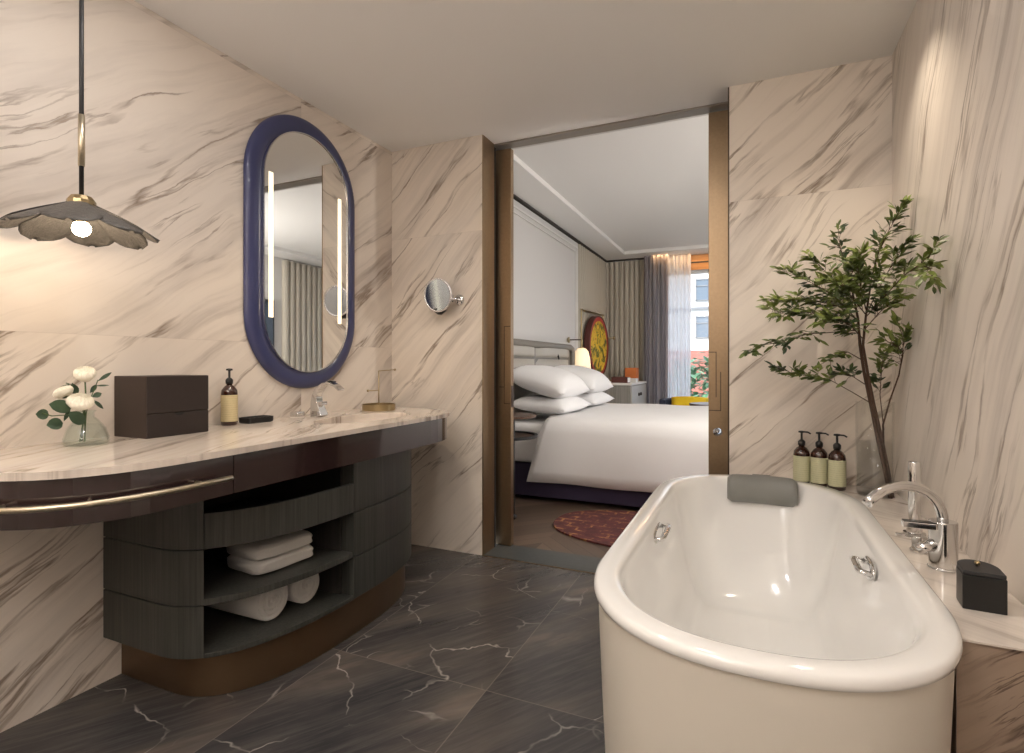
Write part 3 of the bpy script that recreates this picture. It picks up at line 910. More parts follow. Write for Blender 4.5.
# frame: rounded section swept round the stadium with fine cross ribs
secs = []
K = 12
base_hw, base_hh = .2725, .585
for k in range(K+1):
    a = PI*k/K
    off_ = .042-.042*math.cos(a); dep = .026*math.sin(a)**.6
    loop = stadium(base_hw+off_, base_hh+off_, 110, kk=130)
    n = len(loop)
    secs.append([(XL+.006+dep+(.0016 if (i % 2) else 0)*math.sin(a), y, z) for i, (x, y, z) in enumerate(loop)])
loft(bm, secs, False, False)
secs2 = [[(XL+.001, y, z) for (x, y, z) in secs[-1]], [(XL+.001, y, z) for (x, y, z) in secs[0]]]
link('glass_frame', bm, M['bluef'], mir, smooth=True)
st = stadium(base_hw+.004, base_hh+.004)
bm = loft(NB(), [[(XL+.002, y, z) for x, y, z in st], [(MX, y, z) for x, y, z in st]])
link('mirror_glass', bm, M['mirror'], mir)
bm = NB()
ri = stadium(base_hw+.003, base_hh+.003); ro = stadium(base_hw-.001, base_hh-.001)
loft(bm, [[(MX+.0005, y, z) for x, y, z in ri], [(MX+.004, y, z) for x, y, z in ri], [(MX+.004, y, z) for x, y, z in ro], [(MX+.0005, y, z) for x, y, z in ro]], False, False)
link('inner_rim', bm, M['chrome'], mir)
for yy in (1.812, 2.262):
    bm = NB(); box(bm, MX, MX+.0012, yy-.0125, yy+.0125, 1.315, 1.98)
    o = link('light_strip', bm, M['led'], mir); o['label'] = 'glowing vertical light strip'

# ------------------------------------------------------------------ magnifying mirror on the back wall
mc = at(438, 295, 2.655)
t = thing('shaving_mirror', 'small round chrome magnifying mirror on an arm fixed to the marble wall', 'mirror', tuple(at(458, 300, YB)))
face = (Vector((-.10, -1, -.10))).normalized()
def disc_mat(c, n):
    q = Vector((0, 0, 1)).rotation_difference(n).to_matrix().to_4x4(); return q
q = disc_mat(mc, face)
bm = lathe(NB(), [(.001, -.022), (.06, -.020), (.092, -.010), (.098, 0), (.098, .006), (.090, .008), (.088, .004)], tuple(mc), 40, q, True, False)
link('rim', bm, plain('satin chrome rim', (.75, .74, .76), .25, .9), t, smooth=True)
link('mirror_glass', lathe(NB(), [(.089, .0045), (.001, .0045)], tuple(mc), 40, q, False, True), plain('reflection tinted magnifying glass', (.40, .45, .51), .12, 1), t)  # grey blue base colour stands in for what the mirror reflects
wp = at(460, 300, YB)
bm = lathe(NB(), [(.028, 0), (.030, .004), (.030, .012), (.012, .016)], (wp.x, YB, wp.z), 28, Matrix.Rotation(PI/2, 4, 'X')); link('wall_plate', bm, M['chrome'], t, smooth=True)
bm = tube(NB(), [(wp.x, YB-.01, wp.z), (wp.x-.012, YB-.07, wp.z), (wp.x-.11, 2.70, wp.z-.03), (mc.x+.02, 2.69, mc.z-.075)], .0075, 10)
tube(bm, [(wp.x-.012, YB-.07, wp.z-.02), (wp.x-.012, YB-.07, wp.z+.02)], .010, 10)
link('arm', bm, M['chrome'], t, smooth=True)
bm = lathe(NB(), [(.012, -.03), (.035, -.012), (.040, .0), (.03, .012), (.01, .02)], (mc.x-.015, 2.697, mc.z-.078), 20); link('joint', bm, M['blackp'], t, smooth=True)

# ------------------------------------------------------------------ pendant lamp
px_, py_ = -1.75, .911
hz = 1.570
pend = thing('pendant_lamp', 'flower shaped hammered black metal pendant lamp with a bare glowing bulb', 'pendant lamp', (px_, py_, H))
link('ceiling_rose', lathe(NB(), [(.05, 0), (.05, -.012), (.02, -.025), (.006, -.03)], (px_, py_, H-.001), 28), M['blackm'], pend, smooth=True)
link('rod', tube(NB(), [(px_, py_, H-.02), (px_, py_, hz)], .0058, 10), M['blackm'], pend, smooth=True)
o = link('brass_sleeve', tube(NB(), [(px_, py_, 1.665), (px_, py_, 1.812)], .0082, 12), M['brass_p'], pend, smooth=True)
b = lathe(NB(), [(.010, hz+.012), (.026, hz+.008), (.034, hz-.004), (.034, hz-.018), (.028, hz-.022)], (px_, py_, 0), 12); link('brass_cap', b, M['brass'], pend)
sh = None
rp = .188
for k in range(8):
    a = 2*PI*k/8+.16
    bm = NB(); rows = []
    lift = .004 if k % 2 else 0
    for i in range(15):
        s = i/14
        r_ = .022+(rp-.022)*s
        w_ = (.012+.076*s) if s < .70 else (.012+.076*.70)*math.sqrt(max(0, 1-((s-.70)/.302)**2))+.001
        row = []
        for j in range(9):
            tt = (j-4)/4
            lx, ly = r_-.006*abs(tt), w_*tt
            z = hz-.012-.088*s+lift-.006*tt*tt*s+.004*math.sin(PI*s)
            row.append(Vector((px_+lx*math.cos(a)-ly*math.sin(a), py_+lx*math.sin(a)+ly*math.cos(a), z)))
        rows.append(row)
    grid(bm, rows)
    o = link('petal', bm, M['shade_out'], pend, smooth=True, solid=.0016)
bm = NB(); bmesh.ops.create_uvsphere(bm, u_segments=24, v_segments=16, radius=.0225, matrix=Matrix.Translation((px_, py_, 1.487)))
o = link('bulb', bm, M['bulb'], pend, smooth=True); o['label'] = 'round glowing bulb'
link('socket', lathe(NB(), [(.016, 1.503), (.017, 1.53), (.012, 1.56)], (px_, py_, 0), 16), M['brass'], pend, smooth=True)

# ------------------------------------------------------------------ bathtub
TYA, TYB = 1.405, 2.225     # centres of the two rounded ends
def tub_loop(rx, ra, rb, z, cx=.006, n=2.3, sh=0, k=48):
    """closed plan outline: near end depth ra, far end depth rb"""
    ra -= .017
    out = []
    for i in range(k):      # far end, right to left
        a = PI*i/(k-1); out.append((cx+rx*sgnpow(math.cos(a), 2/n), TYB+sh+rb*sgnpow(math.sin(a), 2/n), z))
    for i in range(1, 8): out.append((cx-rx, TYB+sh+(TYA-TYB-sh)*i/8, z))
    for i in range(k):      # near end, left to right
        a = PI+PI*i/(k-1); out.append((cx+rx*sgnpow(math.cos(a), 2/n), TYA+ra*sgnpow(math.sin(a), 2/n), z))
    for i in range(1, 8): out.append((cx+rx, TYA+(TYB+sh-TYA)*i/8, z))
    return out
tub = thing('bathtub', 'large white oval bathtub with broad rim beside the marble ledge', 'bathtub', (.0, 1.8, 0))
L = []
for rx, ra, rb, z in ((.350, .418, .418, .5725), (.360, .428, .428, .5727), (.3655, .4335, .4335, .5765), (.3665, .4345, .4345, .585), (.364, .432, .432, .5945), (.357, .425, .425, .600),
                      (.320, .388, .388, .6005), (.311, .379, .379, .598), (.304, .371, .369, .590), (.297, .360, .355, .57), (.282, .335, .315, .50), (.262, .30, .255, .40), (.235, .255, .18, .28), (.205, .205, .115, .20), (.17, .16, .07, .165), (.12, .10, .03, .155), (.05, .04, .012, .152)):
    L.append(tub_loop(rx, ra, rb, z))
link('basin_shell', loft(NB(), L, False, True), M['tub'], tub, smooth=True)
L = [tub_loop(rx, r_, r_, z) for rx, r_, z in ((.330, .385, .002), (.332, .388, .03), (.339, .398, .15), (.347, .410, .32), (.353, .420, .48), (.356, .424, .572))]
o = link('apron', loft(NB(), L, True, False), M['tubside'], tub, smooth=True); o['label'] = 'tapering cream outer apron'
def grip(p, n, tan, k=1.0):
    p, n, tan = Vector(p), Vector(n).normalized(), Vector(tan).normalized()
    up = n.cross(tan).normalized()
    mt = Matrix.Translation(p) @ Matrix((tan, up, n)).transposed().to_4x4()
    g = []
    bm = NB()
    loops = []
    for sc, z in ((1, -.004), (1, .003), (.92, .006), (.5, .006)):
        loops.append([mt @ Vector((.062*k*sc*sgnpow(math.cos(2*PI*i/32), .8), .024*sc*sgnpow(math.sin(2*PI*i/32), .8), z)) for i in range(32)])
    loft(bm, loops)
    g = link('grip_plate', bm, M['chrome'], tub, smooth=True)
    bm = NB()
    pts = [(-.056, 0, .004), (-.055, 0, .024), (-.050, 0, .030), (-.02, 0, .031), (.02, 0, .031), (.050, 0, .030), (.055, 0, .024), (.056, 0, .004)]
    tube(bm, [mt @ Vector((q_[0]*k, q_[1], q_[2])) for q_ in pts], .0095, 10, flat=.7)
    link('grip_bar', bm, M['chrome'], g, smooth=True)
grip((-.289, 1.84, .540), (1, 0, .20), (0, 1, 0), 1.45)
grip((.289, 1.73, .548), (-1, 0, .20), (0, 1, 0), 1.0)
# grey head rest
hx0, hx1 = -.098, .170
t = thing('bath_headrest', 'grey rolled headrest pillow hanging over the far rim of the bathtub', 'bath pillow', (.035, 2.58, .60))
bm = NB(); rows = []
for i in range(17):
    s = -1+2*i/16; e = max(0, 1-abs(s)**8)**.5*.12+.88 if abs(s) < 1 else .78
    yc = 2.545-.02*s*s
    row = []
    for k in range(28):
        a = 2*PI*k/28
        row.append((.036+s*.134, yc+.047*e*math.cos(a)-.004, .565+.060*e*math.sin(a)))
    rows.append(row)
loft(bm, rows)
link('cushion', bm, M['pillow_g'], t, smooth=True)
bm = NB()
grid(bm, [[(x, y, z) for x in (.0, .07)] for y, z in ((2.56, .624), (2.60, .610), (2.65, .603))])
link('strap', bm, M['pillow_g'], t, smooth=True, solid=.003)

# ------------------------------------------------------------------ marble ledge round the tub
ZD = .57
def tub_edge(ins, ylo, xlo):
    L = tub_loop(.358+ins, .426+ins, .426+ins, 0)
    pts = [(x, y) for x, y, z in L[:48] if x > xlo]        # far end, right to left
    return [(.006+.358+ins, ylo)]+pts
te = tub_edge(0, 1.50, -.095)
# near end of the right side follows the tub until the ledge front at y = 1.305
def tub_x(y, ins=0):
    ra = .409+ins; t_ = max(0, (TYA-y)/ra) if y < TYA else 0
    return .006+(.358+ins)*(1-t_**2.3)**(1/2.3)
side = [(tub_x(y), y) for y in (1.305, 1.33, 1.36, 1.405, 1.45)]
poly = [(XR-.001, 1.305)]+[(XR-.001, YB-.001), (-.095, YB-.001)]+te[1:][::-1]+[(.360, 1.60)]+side[::-1]
led = thing('bath_ledge', 'cream marble ledge wrapping the far end and right side of the bathtub', 'ledge', (.45, 2.3, 0))
link('ledge_top', prism(NB(), poly, ZD-.004, ZD), M['m_deck'], led)
side2 = [(tub_x(y, .004), y) for y in (1.312, 1.36, 1.405)]
poly2 = [(XR-.002, 1.312), (XR-.002, YB-.002), (-.09, YB-.002)]+tub_edge(.004, 1.5, -.09)[1:][::-1]+[(.364, 1.60)]+side2[::-1]
o = link('front_panel', prism(NB(), poly2, .001, ZD-.0045), M['m_panel'], led); o['label'] = 'brown veined marble panel below the ledge'

# three bottles
bb = []
for i, (x, y, w) in enumerate(((.200, 2.712, 'left'), (.266, 2.692, 'middle'), (.328, 2.650, 'right'))):
    lab = {'left': 'leftmost of the three pump bottles on the ledge, nearest the headrest', 'middle': 'middle one of the three pump bottles on the ledge', 'right': 'rightmost of the three pump bottles on the ledge, nearest the tall vase'}[w]
    if i == 0:
        first = bottle((x, y, ZD), .0330, .166, M['label_g'], lab, 'pump bottles on the bath ledge')
    else: dup(first, (x, y, ZD), lab)

# tall glass vase with branches
VX, VY = .452, 2.595
tv = thing('tall_vase', 'tall clear glass cylinder vase in the corner of the ledge holding branches', 'vase', (VX, VY, ZD))
link('glass_body', lathe(NB(), [(.060, .002), (.064, .006), (.064, .378)], (VX, VY, ZD), 48, None, True, False), M['glass'], tv, smooth=True, solid=.004)
link('water', lathe(NB(), [(.0605, .010), (.0605, .215)], (VX, VY, ZD), 48), thin_glass('clear water', (.99, .995, .99), 1.33, edge=.2), tv, smooth=True)

def P3(l): return [at(*p) for p in l]
def leafy(bml, bms, pts, dens, rs, r0=.0022, ll=.040, side=.06):
    """twigs with paired pointed leaflets along a polyline"""
    P_ = [Vector(p) for p in pts]
    tube(bms, P_, [r0*(1-.7*i/(len(P_)-1)) for i in range(len(P_))], 5)
    seglen = [(P_[i+1]-P_[i]).length for i in range(len(P_)-1)]; tot = sum(seglen)
    def pt(s):
        d = s*tot
        for i, l in enumerate(seglen):
            if d <= l or i == len(seglen)-1: return P_[i].lerp(P_[i+1], min(1, d/l)), (P_[i+1]-P_[i]).normalized()
            d -= l
    n = int(dens*2.7)
    for i in range(n):
        s = rs+(1-rs)*(i+rnd.random()*.6)/n
        p, tg = pt(min(s, 1))
        # a side twig bearing 3 to 5 leaflets
        dirv = (tg*.7+Vector((rnd.gauss(0, .6), rnd.gauss(0, .45), rnd.gauss(.08, .35)))).normalized()
        L_ = side*rnd.uniform(.4, 1)*(1.1-.5*s)
        q_ = p+dirv*L_
        q_.y = min(q_.y, YB-.02); q_.x = min(q_.x, XR-.02)
        tube(bms, [p, p.lerp(q_, .5)+Vector((0, 0, .004)), q_], [.0009, .0008, .0006], 4)
        for k in range(rnd.choice((3, 4, 5))):
            b0 = p.lerp(q_, (1, .72, .72, .45, .45)[k])
            sd = dirv.cross(Vector((0, 0, 1))); 
            if sd.length < .01: sd = Vector((1, 0, 0))
            sd.normalize(); sgn = (0, 1, -1, 1, -1)[k]
            dd = (dirv+sd*sgn*1.0+Vector((0, 0, rnd.uniform(-.45, .25)))).normalized()
            tip = b0+dd*ll*rnd.uniform(.6, 1.15)
            tip.y = min(tip.y, YB-.01); tip.x = min(tip.x, XR-.008)
            leafblade(bml, b0, tip, ll*.17, Vector((rnd.gauss(0, .5), -.55+rnd.gauss(0, .4), .8)).normalized(), .10, 4)
    p, tg = pt(1); tip = p+tg*ll*.8
    tip.y = min(tip.y, YB-.01); tip.x = min(tip.x, XR-.008)
    leafblade(bml, p, tip, ll*.15, Vector((0, -.5, .8)), .1, 4)

def branch(trunk, tr, twigs, label, foot):
    bs, bl = NB(), NB()
    tube(bs, P3(trunk), tr, 9)
    for tw, dens, rs in twigs: leafy(bl, bs, P3(tw), dens, rs)
    t = thing('nandina_branch', label, 'branch', tuple(at(*trunk[0])), 'leafy branches in the tall vase')
    link('stems', bs, M['bark'], t, smooth=True)
    link('leaves', bl, M['leaf'], t, smooth=True)
rnd = random.Random(11)
branch([(891, 500, 2.56), (885, 470, 2.57), (878, 440, 2.58), (871, 405, 2.58), (864, 372, 2.57), (860, 345, 2.56), (858, 318, 2.55), (852, 290, 2.55)], [.0075, .0075, .007, .0065, .006, .0055, .0045, .003], [
    ([(857, 320, 2.55), (835, 296, 2.50), (810, 282, 2.46), (782, 270, 2.45)], 17, .10),
    ([(857, 320, 2.55), (838, 306, 2.60), (812, 300, 2.62), (790, 300, 2.63), (770, 301, 2.63)], 22, .15),
    ([(857, 326, 2.55), (830, 316, 2.42), (805, 312, 2.38), (784, 314, 2.36), (768, 308, 2.36)], 18, .22),
    ([(856, 330, 2.55), (825, 333, 2.50), (805, 334, 2.46), (788, 342, 2.44), (762, 345, 2.42), (747, 352, 2.42)], 10, .35),
    ([(869, 402, 2.58), (852, 392, 2.55), (832, 381, 2.53), (812, 377, 2.52), (792, 373, 2.52), (778, 368, 2.52)], 11, .40),
    ([(855, 300, 2.55), (845, 270, 2.60), (840, 245, 2.62), (838, 230, 2.62)], 8, .30),
    ([(856, 310, 2.55), (838, 285, 2.58), (822, 268, 2.60), (808, 255, 2.60)], 10, .25),
    ([(854, 300, 2.55), (850, 280, 2.5), (855, 262, 2.47)], 12, .15),
    ([(862, 360, 2.57), (848, 352, 2.52), (832, 358, 2.48), (822, 364, 2.48)], 4, .35),
], 'leafy nandina branch spreading left from the tall vase', None)
branch([(893, 500, 2.585), (888, 470, 2.59), (882, 440, 2.59), (874, 405, 2.57), (868, 375, 2.55), (863, 345, 2.52), (866, 315, 2.50), (870, 290, 2.48)], [.007, .007, .0065, .006, .0055, .005, .004, .003], [
    ([(868, 300, 2.49), (872, 275, 2.46), (878, 255, 2.45), (888, 232, 2.44), (898, 214, 2.43), (903, 203, 2.43)], 15, .12),
    ([(866, 315, 2.50), (878, 290, 2.42), (890, 268, 2.36), (900, 252, 2.32), (906, 243, 2.31)], 12, .18),
    ([(865, 318, 2.50), (885, 296, 2.34), (903, 276, 2.2), (920, 264, 2.10), (930, 255, 2.05), (935, 246, 2.03)], 12, .25),
    ([(918, 264, 2.1), (930, 268, 2.04), (932, 278, 2.0)], 3, .4),
    ([(866, 315, 2.50), (850, 295, 2.42), (838, 282, 2.38), (826, 280, 2.36)], 14, .10),
    ([(866, 310, 2.50), (860, 285, 2.44), (858, 268, 2.40), (862, 252, 2.38)], 12, .12),
    ([(864, 330, 2.51), (880, 312, 2.44), (894, 300, 2.40), (902, 296, 2.38)], 7, .3),
    ([(864, 340, 2.51), (850, 325, 2.40), (836, 318, 2.34), (822, 322, 2.32)], 12, .2),
    ([(866, 385, 2.56), (852, 376, 2.5), (840, 374, 2.46)], 4, .4),
], 'leafy nandina branch rising right from the tall vase', None)
branch([(889, 500, 2.61), (884, 460, 2.61), (883, 425, 2.60), (890, 400, 2.56), (899, 375, 2.50), (903, 352, 2.46)], [.004, .004, .0035, .003, .0026, .002], [
    ([(899, 375, 2.50), (903, 355, 2.46), (903, 338, 2.44), (898, 322, 2.43)], 9, .2),
    ([(903, 352, 2.46), (895, 345, 2.44), (885, 340, 2.43)], 4, .3),
    ([(884, 430, 2.60), (880, 395, 2.60), (882, 365, 2.58), (888, 350, 2.56)], 6, .45),
], 'thin nandina twig at the right of the tall vase', None)

# bath mixer
t = thing('bath_mixer', 'chrome deck mixer with curved spout on the marble ledge', 'bath tap', (.452, 1.735, ZD))
mx, my = .452, 1.735
link('body', lathe(NB(), [(.033, 0), (.034, .004), (.031, .006), (.031, .058), (.0305, .060), (.031, .062), (.031, .122), (.029, .124)], (mx, my, ZD), 36), M['chrome'], t, smooth=False, bevel=.001)
sp = []
tip = Vector((.262, 1.60, ZD+.195)); st_ = Vector((mx, my, ZD+.118))
for i in range(17):
    s = i/16; a = PI*s*.80
    c = st_.lerp(tip, (1-math.cos(a))/1.809); c.z = ZD+.118+.102*math.sin(a)**.95
    sp.append(c)
link('spout', tube(NB(), sp, .0125, 14), M['chrome'], t, smooth=True)
bm = B(.360, .432, my-.030, my-.006, ZD+.104, ZD+.120); o = link('lever', bm, M['chrome'], t, bevel=.002)
bm = B(.362, .430, my-.0285, my-.0075, ZD+.1195, ZD+.1215); link('lever_inlay', bm, M['blackp'], o)
bm = tube(NB(), [(mx-.026, my-.012, ZD+.062), (mx-.062, my-.022, ZD+.048)], [.016, .013], 16); link('hose_outlet', bm, M['chrome'], t, smooth=True)
t = thing('hand_shower', 'upright chrome stick hand shower standing behind the bath mixer', 'hand shower', (.462, 2.05, ZD))
link('holder', lathe(NB(), [(.030, 0), (.030, .006), (.021, .008), (.021, .032), (.019, .034)], (.462, 2.05, ZD), 28), M['chrome'], t, smooth=False, bevel=.001)
link('stick', lathe(NB(), [(.012, .03), (.0165, .04), (.0165, .222), (.015, .226)], (.462, 2.05, ZD), 24), M['chrome'], t, smooth=True)
t = thing('diverter_knob', 'short chrome diverter valve between the mixer and hand shower on the ledge', 'bath valve', (.430, 1.86, ZD))
link('body', lathe(NB(), [(.022, 0), (.022, .008), (.018, .010), (.018, .045), (.016, .047)], (.430, 1.86, ZD), 24), M['chrome'], t, bevel=.001)
link('lever', B(.375, .432, 1.853, 1.867, ZD+.040, ZD+.048), M['chrome'], t, bevel=.001)

# black canister
t = thing('black_canister', 'black lidded box with rounded back and small gold knob on the ledge', 'box', (.468, 1.51, ZD))
def dshape(s):
    c = Vector((.458, 1.512)); pts = [(-.038, -.046), (.037, -.046)]
    pts += [(.038*math.cos(a)-.0, .002+.048*math.sin(a)) for a in [PI*i/14 for i in range(15)]]
    ang = math.radians(-4); out = []
    for x, y in pts:
        x, y = x*s, y*s
        out.append((c.x+x*math.cos(ang)-y*math.sin(ang), c.y+x*math.sin(ang)+y*math.cos(ang)))
    return out
link('body', prism(NB(), dshape(1), ZD, ZD+.074), M['blackp'], t, bevel=.002)
link('lid', prism(NB(), dshape(.97), ZD+.0745, ZD+.083), M['blackm'], t, bevel=.002)
bm = NB(); bmesh.ops.create_uvsphere(bm, u_segments=14, v_segments=10, radius=.0055, matrix=Matrix.Translation((.456, 1.515, ZD+.089)))
o = link('knob', bm, M['brass'], t, smooth=True); o['label'] = 'tiny gold ball knob'

# ------------------------------------------------------------------ bedroom furniture
bed = thing('double_bed', 'wide bed with padded grey leather headboard and plum coloured base', 'bed', (-.95, 4.98, 0))
link('bed_base', B(-1.93, .10, 4.05, 5.88, .035, .30), M['bedbase'], bed, bevel=.01)
for x in (-1.8, -.9, 0): 
    for y in (4.2, 5.75): link('leg', lathe(NB(), [(.03, 0), (.03, .034)], (x, y, 0), 12), M['blackm'], bed)
link('mattress', B(-1.92, .12, 4.02, 5.92, .305, .62), M['white'], bed, bevel=.05, seg=4)
hb = link('headboard', B(XL+.047, -1.945, 3.83, 6.14, .1, 1.30), M['leatherd'], bed, bevel=.04, seg=4)
def pad(y0, y1, z0, z1, n=2.6):
    rows = []
    for i in range(13):
        for_ = -1+2*i/12; row = []
        for j in range(13):
            t_ = -1+2*j/12
            h_ = (max(0, 1-abs(for_)**4))**.4*(max(0, 1-abs(t_)**4))**.4
            row.append((-1.948+.045*h_, (y0+y1)/2+for_*(y1-y0)/2, (z0+z1)/2+t_*(z1-z0)/2))
        rows.append(row)
    return grid(NB(), rows)
for y0, y1 in ((3.87, 4.925), (4.935, 5.99)):
    for z0, z1 in ((1.165, 1.285), (.60, 1.155)):
        link('cushion_pad', pad(y0, y1, z0, z1), M['leather'], hb, smooth=True)
bm = NB(); tube(bm, [(-1.91, 5.50, 1.22), (-1.90, 5.50, 1.18), (-1.893, 5.50, 1.15)], [.003, .010, .006], 8); link('leather_tag', bm, M['gapblack'], hb, smooth=True)
# wing
bm = NB(); tube(bm, [(-1.93, 6.085, .3), (-1.93, 6.085, 1.22), (-1.93, 6.06, 1.275), (-1.93, 6.0, 1.292), (-1.93, 3.88, 1.292)], .035, 12); link('piped_edge', bm, M['leatherd'], hb, smooth=True)

# bedspread
def sprow(x_top, x_bot, jig):
    row = []
    prof = [(3.985, .172, 1), (3.975, .26, .8), (3.972, .36, .6), (3.975, .46, .4), (3.985, .56, .2), (4.005, .62, .08), (4.05, .655, 0), (4.12, .668, 0)]
    prof += [(4.12+(5.83-4.12)*i/10, .668+.006*math.sin(i*1.3), 0) for i in range(1, 11)]
    prof += [(5.90, .655, 0), (5.945, .62, .1), (5.965, .5, .3), (5.975, .36, .6), (5.97, .2, 1)]
    for y, z, f in prof:
        x = x_top+(x_bot-x_top)*f
        yy = y+(-1 if y < 4.9 else 1)*.010*f*math.sin(x*7+jig)
        row.append((x, yy, z+.004*math.sin(x*9+y*5)))
    return row
rows = []
for i in range(41):
    s = i/40
    rows.append(sprow(-1.50+s*1.64, -1.64+s*1.80, 0))
# foot drop
for k in range(1, 7):
    z = .668-(.668-.18)*k/6
    rows.append([(x+.012+.006*k, y, min(p_z, z if p_z > z else p_z)) for (x, y, p_z) in rows[40]])
o = link('bedspread', grid(NB(), rows), M['white'], None, (-.9, 4.98, .62), smooth=True, solid=.012)
tag(o, 'white bedspread covering the bed and hanging down its side', 'bedspread')
def cushion(c, sx, sy, sz, rot, label):
    rows_t, rows_b = [], []
    N = 20
    bm = NB()
    mt = Matrix.Translation(c) @ rot
    top = [[None]*(N+1) for _ in range(N+1)]; bot = [[None]*(N+1) for _ in range(N+1)]
    for i in range(N+1):
        for j in range(N+1):
            u, v = -1+2*i/N, -1+2*j/N
            h_ = (max(0, 1-abs(u)**4))**.62*(max(0, 1-abs(v)**4))**.62
            pin = 1-.06*(1-abs(u)**2)*abs(v)**3; pin2 = 1-.06*(1-abs(v)**2)*abs(u)**3
            x, y = u*sx/2*pin2, v*sy/2*pin
            w = .006*math.sin(3*u+2*v)*h_
            top[i][j] = bm.verts.new(mt @ Vector((x, y, sz/2*h_+w)))
            edge = i in (0, N) or j in (0, N)
            bot[i][j] = top[i][j] if edge else bm.verts.new(mt @ Vector((x, y, -sz/2*h_*.7+w*.3)))
    for i in range(N):
        for j in range(N):
            bm.faces.new((top[i][j], top[i+1][j], top[i+1][j+1], top[i][j+1]))
            bm.faces.new((bot[i][j], bot[i][j+1], bot[i+1][j+1], bot[i+1][j]))
    o = link('bed_pillow', bm, M['sheet'], None, tuple(c), smooth=True)
    return tag(o, label, 'pillow', 'white pillows at the head of the bed')
R_ = lambda a, b_, c_=0: Matrix.Rotation(math.radians(c_), 4, 'Z') @ Matrix.Rotation(math.radians(b_), 4, 'Y') @ Matrix.Rotation(math.radians(a), 4, 'X')
cushion(Vector((-1.615, 4.50, .745)), .50, .80, .17, R_(0, 4), 'lower white pillow nearest the doorway')
cushion(Vector((-1.615, 5.42, .745)), .50, .80, .17, R_(0, 4), 'lower white pillow on the far side of the bed')
cushion(Vector((-1.640, 4.50, .935)), .54, .80, .26, R_(0, 17), 'upper white pillow nearest the doorway, leaning on the headboard')
cushion(Vector((-1.630, 5.40, .935)), .54, .80, .26, R_(0, 17), 'upper white pillow on the far side, leaning on the headboard')

# bedside table
t = thing('bedside_table', 'small two tier round bedside table with dark ring beside the bed', 'side table', (-1.66, 3.66, 0))
cx, cy = -1.66, 3.66
link('table_top', lathe(NB(), [(.205, .708), (.21, .711), (.21, .723), (.205, .726)], (cx, cy, 0), 40), M['brownw'], t, smooth=False)
bm = NB(); lathe(bm, [(.20, .560), (.222, .560), (.222, .580), (.20, .580), (.20, .560)], (cx, cy, 0), 40, None, False, False)
link('ring', bm, M['blackm'], t)
link('shelf', lathe(NB(), [(.199, .562), (.199, .567)], (cx, cy, 0), 40), M['brownw'], t)
for k in range(2):
    a = YAW-PI/2+.22+PI*k
    bm = tube(NB(), [(cx+.2*math.cos(a), cy+.2*math.sin(a), .71), (cx+.2*math.cos(a), cy+.2*math.sin(a), .02)], .008, 8)
    bmesh.ops.create_uvsphere(bm, u_segments=12, v_segments=8, radius=.022, matrix=Matrix.Translation((cx+.2*math.cos(a), cy+.2*math.sin(a), .0225)))
    link('leg', bm, M['blackm'], t, smooth=True)

# rug
bm = prism(NB(), [(-.10+1.16*sgnpow(math.cos(2*PI*i/96), 2/2.6), 3.62+.46*sgnpow(math.sin(2*PI*i/96), 2/2.6)) for i in range(96)], .001, .012)
o = link('rug', bm, M['rug'], None, (-.1, 3.62, 0)); tag(o, 'worn dark red patterned rug with rounded end on the bedroom floor', 'rug')

# wall lamp
t = thing('wall_lamp', 'swing arm wall lamp with glowing cream shade beside the headboard', 'wall lamp', (XL+.046, 6.17, 1.39))
ly = 6.17
link('wall_plate', lathe(NB(), [(.035, 0), (.035, .012), (.012, .016)], (XL+.046, ly, 1.39), 20, Matrix.Rotation(PI/2, 4, 'Y')), M['brass'], t)
link('arm', tube(NB(), [(XL+.05, ly, 1.39), (-1.835, ly, 1.39)], .007, 8), M['bronze_d'], t, smooth=True)
link('hanger', lathe(NB(), [(.010, 1.40), (.012, 1.37), (.010, 1.31), (.03, 1.295), (.03, 1.28)], (-1.84, ly, 0), 16), M['brass'], t, smooth=True)
link('shade', lathe(NB(), [(.045, 1.285), (.075, 1.25), (.095, 1.16), (.105, 1.05)], (-1.84, ly, 0), 32, None, True, False), M['lampglass'], t, smooth=True, solid=.004)
# second lamp arm, seen past the drum
t = thing('wall_lamp', 'bare brass wall lamp arm on the fluted wall behind the drum', 'wall lamp', (-1.78, 7.98, 1.45))
p0 = at(604, 338, 7.9); p1 = at(614, 338, 7.9)
link('arm', tube(NB(), [(p0.x-.2, 7.9, p0.z), (p1.x, 7.9, p1.z)], .010, 8), M['brass'], t, smooth=True)
link('knob', lathe(NB(), [(.012, -.025), (.02, 0), (.012, .025)], (p1.x, 7.9, p1.z), 12), M['brass'], t, smooth=True)

# console
CX1, CY0, CY1, CZ = -1.40, 6.82, 7.84, .86
t = thing('console_cabinet', 'low grey oak console with white top in the bedroom corner', 'cabinet', (-1.7, 7.3, 0))
link('body', B(XL+.04, CX1, CY0, CY1, .06, CZ-.03), M['console'], t, bevel=.004)
link('top', B(XL+.037, CX1+.02, CY0-.02, CY1, CZ-.029, CZ), M['ctop'], t, bevel=.004)
link('plinth', B(XL+.05, CX1-.03, CY0+.03, CY1-.02, 0, .059), M['blackm'], t)
for y0, y1, ky in ((CY0+.01, (CY0+CY1)/2-.002, -1), ((CY0+CY1)/2+.002, CY1-.01, 1)):
    o = link('door', B(CX1, CX1+.015, y0, y1, .08, CZ-.04), M['consolef'], t, bevel=.002)
    yy = (CY0+CY1)/2+ky*.07
    link('handle', lathe(NB(), [(.022, 0), (.022, .014), (.012, .02)], (CX1+.016, yy, .70), 14, Matrix.Rotation(PI/2, 4, 'Y')), M['bronze_d'], o)
